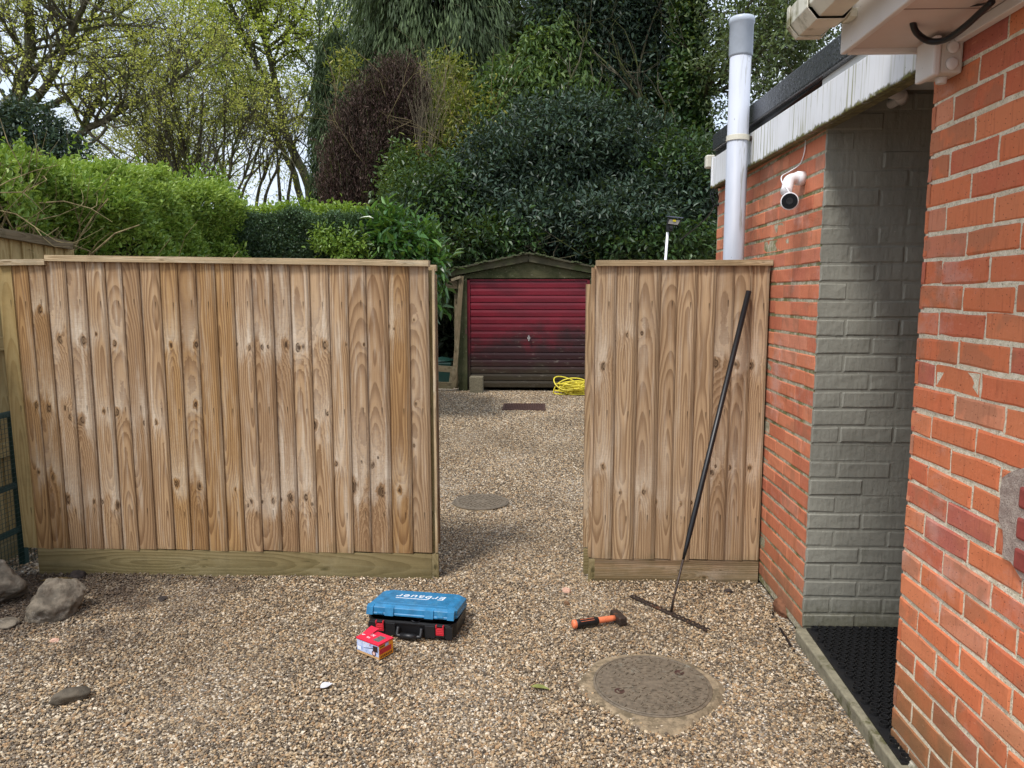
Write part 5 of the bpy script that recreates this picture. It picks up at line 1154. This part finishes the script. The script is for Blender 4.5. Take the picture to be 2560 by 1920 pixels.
# clipped small-leaved dark hedge, the lime growth behind it, the laurel
dh = thing('clipped_hedge', 'dark small-leaved clipped hedge behind the middle of the long fence', 'hedge', (-2.6, 8.8, 0))
n = 12500; T = np.stack([rng.uniform(-3.9, -1.75, n), np.full(n, 8.3), rng.uniform(1.2, 2.38, n)], 1); tp = rng.uniform(0, 1, n) < .3
T[tp, 2] = 2.36; T[tp, 1] += rng.uniform(0, .9, tp.sum()); T[:, 1] += .09*np.sin(T[:, 0]*4)+.07*np.sin(T[:, 2]*7+T[:, 0]*5)+np.abs(rng.normal(0, .04, n)); T[:, 2] += .04*np.sin(T[:, 0]*6)+.03*np.sin(T[:, 0]*13)-.12*np.clip((T[:, 0]+2.1)/.35, 0, 1)**2*(T[:, 2] > 2)
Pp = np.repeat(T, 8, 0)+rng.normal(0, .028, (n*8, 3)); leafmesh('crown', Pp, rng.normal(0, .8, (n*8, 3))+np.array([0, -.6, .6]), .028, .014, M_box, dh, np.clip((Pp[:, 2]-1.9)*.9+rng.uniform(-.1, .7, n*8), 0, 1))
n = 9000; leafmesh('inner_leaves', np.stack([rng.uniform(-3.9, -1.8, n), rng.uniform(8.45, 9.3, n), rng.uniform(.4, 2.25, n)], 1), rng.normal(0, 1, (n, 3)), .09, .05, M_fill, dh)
ls = thing('lime_shrub', 'lime green leafy shrub topping the dark clipped hedge', 'shrub', (-3.0, 9.6, 0))
crown_obj('crown', ls, M_lime, [E(650, 560, 9.6, 70, 26, .4), E(740, 550, 9.6, 80, 28, .4), E(850, 556, 9.5, 80, 28, .4), E(930, 568, 9.3, 50, 30, .4)], 2300, 9, .055, .03, sig=.05, outward=.6, inner=.1, lump=.3, seed=4)
crown_obj('side_growth', ls, M_privet, [E(890, 620, 8.25, 46, 40, .2), E(820, 600, 8.25, 30, 26, .1), E(570, 640, 8.1, 30, 30, .2)], 620, 9, .05, .024, sig=.045, outward=.8, inner=.1, lump=.35, seed=5)
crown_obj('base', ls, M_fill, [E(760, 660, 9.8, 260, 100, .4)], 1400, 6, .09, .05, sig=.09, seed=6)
lb = thing('laurel_bush', 'glossy large-leaved laurel bush at the right end of the hedges', 'shrub', (-1.9, 8.6, 0))
crown_obj('crown', lb, M_laurel, [E(1000, 610, 8.4, 75, 62, .35), E(1062, 655, 8.5, 52, 60, .35), E(1078, 740, 8.6, 26, 50, .25), E(960, 590, 8.3, 40, 34, .2), E(1020, 720, 8.8, 55, 100, .35)], 420, 9, .135, .045, sig=.07, outward=1.0, inner=.18, lump=.3, seed=7, droop=.15, ldroop=.22)
Ps = []; Ds = []
for (u, v) in ((968, 520), (985, 545), (1010, 552), (1040, 555), (1065, 570), (1088, 600), (1100, 640), (930, 545)):
    b = PY(u, v, 8.3)
    for k in range(9): a = k*2.4; Ps.append(b+np.array([0, 0, -.03*k+.08])+rng.normal(0, .01, 3)); Ds.append(np.array([math.cos(a)*.7, math.sin(a)*.7, .75])+rng.normal(0, .12, 3))
leafmesh('new_shoots', np.array(Ps), np.array(Ds), .15, .042, M_laurel, lb, rng.uniform(.6, 1, len(Ps)))
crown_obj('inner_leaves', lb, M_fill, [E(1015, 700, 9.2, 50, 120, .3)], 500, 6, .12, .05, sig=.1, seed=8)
# dark evergreen masses
sh = thing('evergreen_tree', 'big dark blue-green evergreen overhanging the red garage', 'tree', (1.2, 13.5, 0))
crown_obj('crown', sh, M_holly, [E(1250, 460, 13.0, 130, 120), E(1400, 420, 13.2, 150, 150), E(1560, 440, 13.4, 150, 140), E(1700, 520, 12.6, 120, 120), E(1150, 540, 12.6, 110, 80), E(1340, 560, 12.8, 170, 70), E(1560, 560, 12.6, 190, 90), E(1060, 560, 12.4, 70, 60), E(1450, 330, 13.4, 110, 60)], 9500, 9, .105, .042, sig=.10, outward=.8, inner=.15, lump=.34, seed=11)
crown_obj('green_growth', sh, M_holly2, [E(1100, 500, 12.4, 100, 70), E(1200, 600, 12.2, 140, 46), E(1650, 610, 12.2, 160, 46), E(1720, 430, 12.5, 90, 90), E(1020, 520, 12.6, 50, 40)], 2400, 8, .10, .045, sig=.11, outward=.8, inner=.15, lump=.4, seed=12)
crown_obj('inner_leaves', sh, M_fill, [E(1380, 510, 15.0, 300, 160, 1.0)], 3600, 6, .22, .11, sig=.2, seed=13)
s_ = []; t_ = []
for (u0, u1, v1) in ((1330, 1240, 380), (1450, 1420, 280), (1600, 1700, 330), (1500, 1600, 250)): limb(s_, t_, [PY(u0, 830, 14.6), PY((u0*2+u1)/3, 640, 14.6), PY(u1, v1, 14.3)], .14, .05, kids=1.0, L=2., maxl=2, start=.3)
for k in range(26):
    u0 = rng.uniform(1150, 1800); limb(s_, t_, [PY(u0, rng.uniform(520, 640), 12.3), PY(u0+rng.normal(0, 60), rng.uniform(560, 650), 11.9), PY(u0+rng.normal(0, 110), rng.uniform(560, 660), 11.8)], .012, .004, kids=.25, L=.5, maxl=1)
twigs('branches', s_, M_bark_d, sh)
st_ = thing('evergreen_tree', 'taller mid-green evergreen with hanging leaves right of the drooping conifer', 'tree', (1.0, 15.5, 0))
crown_obj('crown', st_, M_mid, [E(1300, 260, 14.8, 95, 95), E(1400, 170, 15.0, 95, 100), E(1260, 340, 14.6, 80, 60), E(1420, 270, 14.8, 110, 80)], 3000, 9, .14, .05, sig=.12, outward=.7, inner=.15, lump=.35, seed=21, droop=.6, ldroop=.25)
crown_obj('dark_crown', st_, M_holly, [E(1480, 90, 15.2, 120, 120), E(1590, 110, 15.2, 90, 110), E(1500, -50, 15.4, 120, 110), E(1620, -60, 15.6, 100, 100), E(1530, 260, 15.0, 100, 80), E(1640, 210, 14.9, 70, 90), E(1400, 20, 15.2, 70, 80), E(1560, 0, 14.8, 110, 90)], 5600, 9, .12, .048, sig=.13, outward=.8, inner=.15, lump=.36, seed=22)
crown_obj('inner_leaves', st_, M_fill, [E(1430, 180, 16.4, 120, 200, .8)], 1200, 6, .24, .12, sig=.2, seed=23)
s_ = []; t_ = []; limb(s_, t_, [PY(1450, 860, 16.2), PY(1440, 500, 16.2), PY(1460, 200, 16.2), PY(1480, -80, 16.0)], .22, .08, kids=1.2, L=2.4, maxl=2, start=.3); twigs('trunk', s_, M_bark_d, st_)
iv = thing('ivy_clad_tree', 'tree with an ivy-covered trunk and sparse olive leaves against the sky at the right', 'tree', (2.9, 14, 0))
s_ = []; t_ = []; limb(s_, t_, [PY(1750, 860, 14), PY(1740, 500, 14), PY(1728, 250, 14), PY(1722, -60, 14)], .2, .12, kids=.6, L=2.4, maxl=3, start=.3, up=.02, kk=1.1)
for (a, b, c) in ((1740, 1850, 1960), (1735, 1800, 1900), (1730, 1880, 2010)):
    v0 = rng.uniform(150, 420); limb(s_, t_, [PY(a, v0, 14), PY(b, v0-120, 13.6), PY(c, v0-rng.uniform(140, 260), 13.2)], .06, .015, kids=2.2, L=1.5, maxl=3, start=.1, up=0., gn=.35)
twigs('trunk', s_, M_bark_d, iv)
tp_ = np.array([t[0] for t in t_]); td = np.array([t[1] for t in t_]); tk = tp_[:, 0]/tp_[:, 1] > .19; tp_ = tp_[tk]; td = td[tk]; idx = rng.integers(0, len(tp_), 10000)
leafmesh('crown', tp_[idx]+rng.normal(0, .09, (10000, 3)), td[idx]+rng.normal(0, .8, (10000, 3)), rng.uniform(.06, .11, 10000), .038, M_olive, iv)
crown_obj('sparse_crown', iv, M_olive, [E(1800, 170, 13.6, 100, 120), E(1900, 90, 13.2, 90, 110), E(1980, 30, 12.9, 70, 90), E(1850, 330, 13.6, 80, 90), E(1830, 20, 13.8, 130, 100), E(1790, 430, 13.6, 60, 70)], 1000, 8, .085, .036, sig=.13, outward=.5, inner=.5, lump=.4, seed=31)
crown_obj('ivy', iv, M_holly2, [E(1745, 560, 13.9, 44, 110, .3), E(1735, 380, 13.9, 40, 110, .3), E(1728, 200, 13.9, 38, 110, .3), E(1722, 30, 13.9, 34, 100, .3), E(1700, 420, 14.2, 60, 120, .4), E(1680, 250, 14.6, 44, 80, .3)], 2100, 8, .10, .07, sig=.08, outward=.9, inner=.25, lump=.25, seed=32)
# conifer with hanging sprays
cf = thing('weeping_conifer', 'tall dark green conifer with drooping feathery sprays', 'tree', (-2.6, 18.5, 0))
def conifer(cx, cy, zb, zt, rmax, nb, mat, par, seed):
    r_ = np.random.default_rng(seed); Ps = []; Ds = []; Rr = []; segs = [((cx, cy, 0), (cx, cy, zt*.5), .32, .2), ((cx, cy, zt*.5), (cx, cy, zt), .2, .03)]
    for i in range(nb):
        z = zb+(zt-zb)*r_.uniform(0, 1)**1.4; az = r_.uniform(0, 2*math.pi)
        if math.sin(az) > .45 and r_.uniform() < .7: continue
        f = (z-zb)/(zt-zb); l = rmax*(1-f**1.6)*r_.uniform(.72, 1.05)*(.88+.12*math.sin(z*2.1+az*2)); dx, dy = math.cos(az), math.sin(az); rise = r_.uniform(-.1, .25); m = 14; tone = r_.uniform(0, .45)
        prev = np.array([cx, cy, z])
        for k in range(1, m+1):
            t = k/m; p = np.array([cx+dx*l*t, cy+dy*l*t, z+rise*l*t-.33*l*t*t]); segs.append((prev, p, .03*(1.1-t), .03*(1.05-t))) if k % 2 == 0 else None
            if k % 2 == 0: prev = p
            if t < .25: continue
            w = .55*(1-.5*t)
            q = int(14+16*t); cc_ = r_.normal(0, w*.55, 3); o = (cc_[r_.integers(0, 3, q)][:, None]+r_.normal(0, .05, (q, 1)))*np.array([[-dy, dx, 0]])+r_.normal(0, .05, (q, 3)); hang = r_.uniform(0, .75, (q, 1))*np.array([[0, 0, -1.]])
            Ps.append(p+o+hang); Ds.append(np.array([dx*.35, dy*.35, -1.1])+r_.normal(0, .22, (q, 3))); Rr.append(np.clip(tone+.45*(1+hang[:, 0]*0)-hang[:, 2]*-.3+r_.uniform(0, .35, q), 0, 1))
    P = np.concatenate(Ps); D = np.concatenate(Ds); R_ = np.concatenate(Rr); s = r_.uniform(.6, 1.3, len(P)); k = P[:, 2] > 1.2
    leafmesh('crown', P[k], D[k], .20*s[k], .028*s[k], mat, par, R_[k], .1, .05); twigs('trunk', segs, M_bark_d, par)
conifer(-2.35, 18.6, 1.6, 17.5, 4.0, 1150, M_conif, cf, 41)
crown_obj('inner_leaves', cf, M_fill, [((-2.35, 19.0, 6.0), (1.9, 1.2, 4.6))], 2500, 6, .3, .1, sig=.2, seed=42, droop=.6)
crown_obj('lower_skirt', cf, M_conif, [E(845, 170, 17.6, 50, 80), E(830, 290, 17.4, 48, 110), E(822, 410, 17.2, 44, 110), E(850, 500, 17.2, 60, 70), E(900, 250, 17.8, 70, 120)], 2600, 9, .2, .028, sig=.09, outward=.25, inner=.3, lump=.35, seed=43, droop=1.5)
# dead brown conifer: upright columns
br = thing('dead_conifer', 'dead maroon-brown upright conifer among the green trees', 'tree', (-2.9, 14.2, 0))
def columns(cols, mat, par, y, nm, seed, L=.10, W=.022, dens=1.0):
    r_ = np.random.default_rng(seed); Ps = []; Ds = []; segs = []
    for (u, vt, vb, wpx) in cols:
        top = PY(u, vt, y); bot = PY(u, vb, y); h = top[2]-bot[2]; rad = wpx*y/FPX
        for i in range(int(70*dens)):
            t = r_.uniform(0, .85); az = r_.uniform(0, 6.28); rr = rad*(1-(t)**2.2)*r_.uniform(.35, 1.); b = np.array([bot[0]+rr*math.cos(az)*.6, y+rr*math.sin(az)*.6, bot[2]+h*t*.9]); d = unit(np.array([math.cos(az)*.32, math.sin(az)*.32, 1.])); ln = r_.uniform(.5, .95)*min(1.2, h*(1-t)+.25)
            segs.append((b, b+d*ln, .012, .004)); q = int(150*ln); tt = r_.uniform(0, 1, (q, 1)); Ps.append(b+d*ln*tt+r_.normal(0, .055, (q, 3))); Ds.append(d*1.+r_.normal(0, .42, (q, 3)))
    P = np.concatenate(Ps); leafmesh(nm, P, np.concatenate(Ds), r_.uniform(.6, 1.3, len(P))*L, W, mat, par, None, .15, .02); return segs
sg = columns([(985, 135, 385, 20), (1012, 160, 370, 14), (960, 175, 390, 12), (1034, 210, 380, 8), (912, 188, 500, 22), (886, 240, 520, 18), (938, 225, 480, 15), (872, 300, 500, 12), (846, 345, 540, 14), (870, 390, 545, 20), (826, 455, 548, 8), (910, 440, 545, 22)], M_brown, br, 14.2, 'crown', 51, L=.062, W=.016, dens=1.0)
twigs('branches', sg, M_bark_d, br, 4)
crown_obj('inner_leaves', br, plain('brown_shade', lin(60, 42, 38), .9), [E(900, 450, 14.4, 24, 80, .15)], 200, 6, .12, .04, sig=.1, seed=52)
gb = thing('bare_shrub', 'thin grey bare upright shrub beside the dead brown conifer', 'shrub', (-1.9, 13.9, 0))
s_ = []; t_ = []
for i in range(30):
    b = PY(rng.uniform(1040, 1085), rng.uniform(390, 430), 13.9); grow(s_, t_, b, unit(np.array([rng.normal(.12, .12), rng.normal(0, .1), 1.])), rng.uniform(.8, 1.45), .007, 1, 3, .09, .08, .8, .55, .35)
twigs('stems', s_, M_bark_g, gb, 4)
# yellow-green mixed growth in front of the conifer
yg = thing('yellow_green_shrub', 'loose yellow-green tall shrub between the conifer and the dark evergreen', 'shrub', (-1.2, 14.6, 0))
crown_obj('crown', yg, M_yellow, [E(1130, 300, 14.8, 90, 80), E(1080, 420, 14.4, 70, 80), E(1190, 390, 14.2, 70, 70), E(1120, 200, 15.4, 60, 60), E(860, 170, 15.5, 30, 34), E(1230, 300, 14.4, 50, 60)], 1500, 7, .11, .034, sig=.13, outward=.5, inner=.4, lump=.4, seed=61, droop=.2)
crown_obj('green_leaves', yg, M_mid, [E(1090, 470, 14.0, 80, 80), E(1000, 500, 13.6, 50, 70), E(1000, 420, 13.9, 34, 50), E(1180, 480, 13.8, 60, 60)], 1000, 8, .10, .045, sig=.12, outward=.6, inner=.3, lump=.4, seed=62)
s_ = []; t_ = []
for i in range(30):
    b = PY(rng.uniform(820, 1250), rng.uniform(330, 480), 14.4); grow(s_, t_, b, unit(np.array([rng.normal(0, .5), -.2, .9])), rng.uniform(1.2, 2.0), .014, 1, 2, .2, .0, .7, .5, .6)
twigs('stems', s_, M_bark_t, yg, 4)
# small holly at the far left
hl = thing('holly_bush', 'dark blue-green holly standing behind the left end of the bright hedge', 'shrub', (-9.5, 15, 0))
crown_obj('crown', hl, M_holly, [E(60, 350, 15, 90, 80), E(150, 390, 15, 70, 60), E(-40, 380, 15, 90, 100), E(60, 460, 15, 150, 70)], 3800, 8, .10, .05, sig=.1, outward=.8, inner=.2, lump=.35, seed=71)
# bare-branched spring trees
ok = thing('oak_tree', 'gnarled spreading oak with sparse fresh leaves at the upper left', 'tree', tuple(PY(10, 800, 21)*np.array([1, 1, 0])))
s_ = []; t_ = []; Y = 21.
def L_(pts, y=Y, jit=1.): return [PY(u, v, y+jit*dy) for (u, v, dy) in pts]
limb(s_, t_, L_([(-10, 860, 0), (5, 600, 0), (18, 400, 0), (25, 280, 0), (60, 190, 0), (75, 90, -.4), (60, -60, -1)]), .30, .10, kids=1.0, L=2.6, start=.45, maxl=3)
limb(s_, t_, L_([(28, 270, 0), (90, 245, -.5), (150, 150, -1.2), (190, 60, -2), (230, -40, -2.5)]), .13, .06, kids=1.6, L=2.4, start=.2, maxl=3)
limb(s_, t_, L_([(22, 280, 0), (130, 262, .6), (205, 222, 1), (270, 215, 1.2), (350, 160, 1.4), (470, 120, 1.4)]), .11, .03, kids=2., L=2.0, start=.2, maxl=3)
limb(s_, t_, L_([(18, 430, 0), (100, 400, -.5), (175, 385, -1), (205, 330, -1.4), (265, 300, -1.8), (330, 258, -2), (420, 215, -2.2), (500, 150, -2.4)]), .14, .035, kids=1.8, L=2.0, start=.35, maxl=3, gn=.32)
limb(s_, t_, L_([(200, 335, -1.4), (235, 270, -1.2), (250, 255, -1), (330, 262, -.8), (400, 235, -.6)]), .07, .02, kids=1.6, L=1.6, start=.2, maxl=3, gn=.35)
limb(s_, t_, L_([(20, 180, 0), (-30, 120, .5), (-60, 40, .8)]), .10, .04, kids=1.6, L=2.2, start=.1, maxl=3)
limb(s_, t_, L_([(60, 190, 0), (140, 130, 1), (260, 60, 1.6), (360, -20, 2.)]), .09, .03, kids=1.8, L=2.2, start=.1, maxl=3)
limb(s_, t_, L_([(0, 160, 1), (100, 120, 1), (220, 100, 1), (330, 90, 1)]), .07, .02, kids=1.6, L=1.8, start=.1, maxl=3)
twigs('trunk', s_, M_bark_d, ok, 6)
def tipleaves(par, t_, n, L, W, mat, sg=.14, nm='crown'):
    tp = np.array([t[0] for t in t_]); td = np.array([t[1] for t in t_]); c = rng.integers(0, len(tp), n//5); i = np.repeat(c, 5); n = len(i)
    leafmesh(nm, tp[i]+np.repeat(rng.normal(0, sg, (n//5, 3)), 5, 0)+rng.normal(0, .05, (n, 3)), td[i]+rng.normal(0, 1., (n, 3)), rng.uniform(.6, 1.2, n)*L, W, mat, par)
tipleaves(ok, t_, 22000, .07, .042, M_spring)
sl_ = thing('leaning_tree', 'two leaning trunks with bright fresh leaves left of the conifer', 'tree', tuple(PY(790, 760, 23)*np.array([1, 1, 0])))
s_ = []; t_ = []; Y = 23.
def L2(pts): return [PY(u, v, 23+dy) for (u, v, dy) in pts]
limb(s_, t_, L2([(815, 760, 0), (770, 470, 0), (735, 390, 0), (705, 300, 0), (685, 190, 0), (650, 60, 0), (620, -70, 0)]), .17, .07, kids=1.8, L=2.2, start=.4, maxl=3)
limb(s_, t_, L2([(790, 760, .5), (745, 470, .5), (712, 390, .5), (672, 310, .3), (610, 262, 0), (545, 232, 0)]), .13, .03, kids=1.8, L=2.0, start=.45, maxl=3)
limb(s_, t_, L2([(710, 310, 0), (760, 280, 0), (790, 180, 0), (800, 40, 0)]), .07, .03, kids=2.0, L=1.8, start=.1, maxl=3)
limb(s_, t_, L2([(690, 230, 0), (640, 160, -.6), (600, 60, -1), (560, -30, -1)]), .08, .03, kids=2.0, L=1.8, start=.1, maxl=3)
limb(s_, t_, L2([(670, 120, 0), (740, 60, 0), (780, -30, 0)]), .06, .03, kids=2., L=1.8, start=.1, maxl=3)
limb(s_, t_, L2([(700, 350, 0), (640, 250, 1), (610, 150, 1.4), (560, 60, 1.5)]), .06, .02, kids=2., L=1.8, start=.2, maxl=3)
twigs('trunk', s_, M_bark_d, sl_, 5); tipleaves(sl_, t_, 32000, .08, .05, M_spring2)
fn = thing('multi_stem_tree', 'bare fan-shaped multi-stemmed tree above the bright hedge', 'tree', tuple(PY(490, 800, 19)*np.array([1, 1, 0])))
s_ = []; t_ = []
for (a, b, c, dv) in ((470, 420, 380, 260), (478, 455, 425, 220), (482, 470, 470, 200), (486, 500, 510, 210), (492, 530, 570, 230), (500, 560, 640, 300), (470, 400, 330, 300), (560, 590, 640, 270), (555, 560, 560, 240), (420, 405, 395, 240), (600, 660, 730, 400), (590, 640, 700, 360), (640, 690, 640, 400), (660, 720, 770, 430), (700, 690, 680, 420), (720, 740, 800, 400)):
    limb(s_, t_, [PY(a, 800, 19), PY(a, 520, 19), PY(a*.5+b*.5, 430, 19+rng.normal(0, .3)), PY(b, 350, 19+rng.normal(0, .5)), PY(c, dv, 19+rng.normal(0, .8))], .055, .014, kids=1.25, L=1.5, start=.35, maxl=3, gn=.16, up=.10, spread=.5)
twigs('stems', s_, M_bark_d, fn, 4); tipleaves(fn, t_, 7000, .06, .035, M_spring)
bt = thing('spring_tree', 'hazy pale green tree filling the gap between the oak and the leaning trunks', 'tree', tuple(PY(400, 800, 27)*np.array([1, 1, 0])))
s_ = []; t_ = []
for (a, b, c, dv) in ((380, 330, 260, 300), (390, 400, 380, 60), (400, 470, 560, 160), (395, 440, 480, 0), (385, 360, 330, 20), (400, 520, 620, 330), (380, 280, 200, 420), (400, 480, 600, 440), (300, 240, 180, 480)):
    limb(s_, t_, [PY(a, 800, 27), PY(a, 560, 27), PY(a*.5+b*.5, 430, 27), PY(b, (430+dv)/2, 27+rng.normal(0, 1)), PY(c, dv, 27+rng.normal(0, 1))], .09, .02, kids=1.2, L=2.0, start=.3, maxl=3, gn=.22, up=.05)
twigs('trunk', s_, M_bark_d, bt, 4); tipleaves(bt, t_, 13000, .085, .05, M_spring, .25)
# low far growth that closes the view along the ground
n = 16000; x = rng.uniform(-26, 16, n); zt = 2.7+.9*np.sin(x*.7)+.5*np.sin(x*1.9+1); z = zt*rng.uniform(0, 1, n)**.75
fw = leafmesh('undergrowth', np.stack([x, 25+rng.uniform(0, 4, n), z], 1), rng.normal(0, 1, (n, 3)), .34, .2, M_holly2); tag(fw, 'dim dark green undergrowth closing the view between the far tree trunks', 'undergrowth', kind='stuff')
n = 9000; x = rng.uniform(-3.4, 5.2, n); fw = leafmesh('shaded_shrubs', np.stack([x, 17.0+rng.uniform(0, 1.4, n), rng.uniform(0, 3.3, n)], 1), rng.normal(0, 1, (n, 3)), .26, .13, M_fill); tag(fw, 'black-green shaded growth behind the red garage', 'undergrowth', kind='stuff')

# ------------------------------------------------------------------ groups of like things
GR = {'rock': 'dark rocks at the left edge of the gravel', 'stone': 'loose stones lying on the gravel', 'soil_clod': 'dark clods on the gravel', 'timber_fence': 'featheredge board fence panels',
      'manhole_cover': 'round manhole covers in the gravel', 'evergreen_tree': 'evergreen trees behind the garage'}
for o in bpy.data.objects:
    b = o.name.split('.')[0]
    if o.parent is None and b in GR and o.get('label'): o['group'] = GR[b]
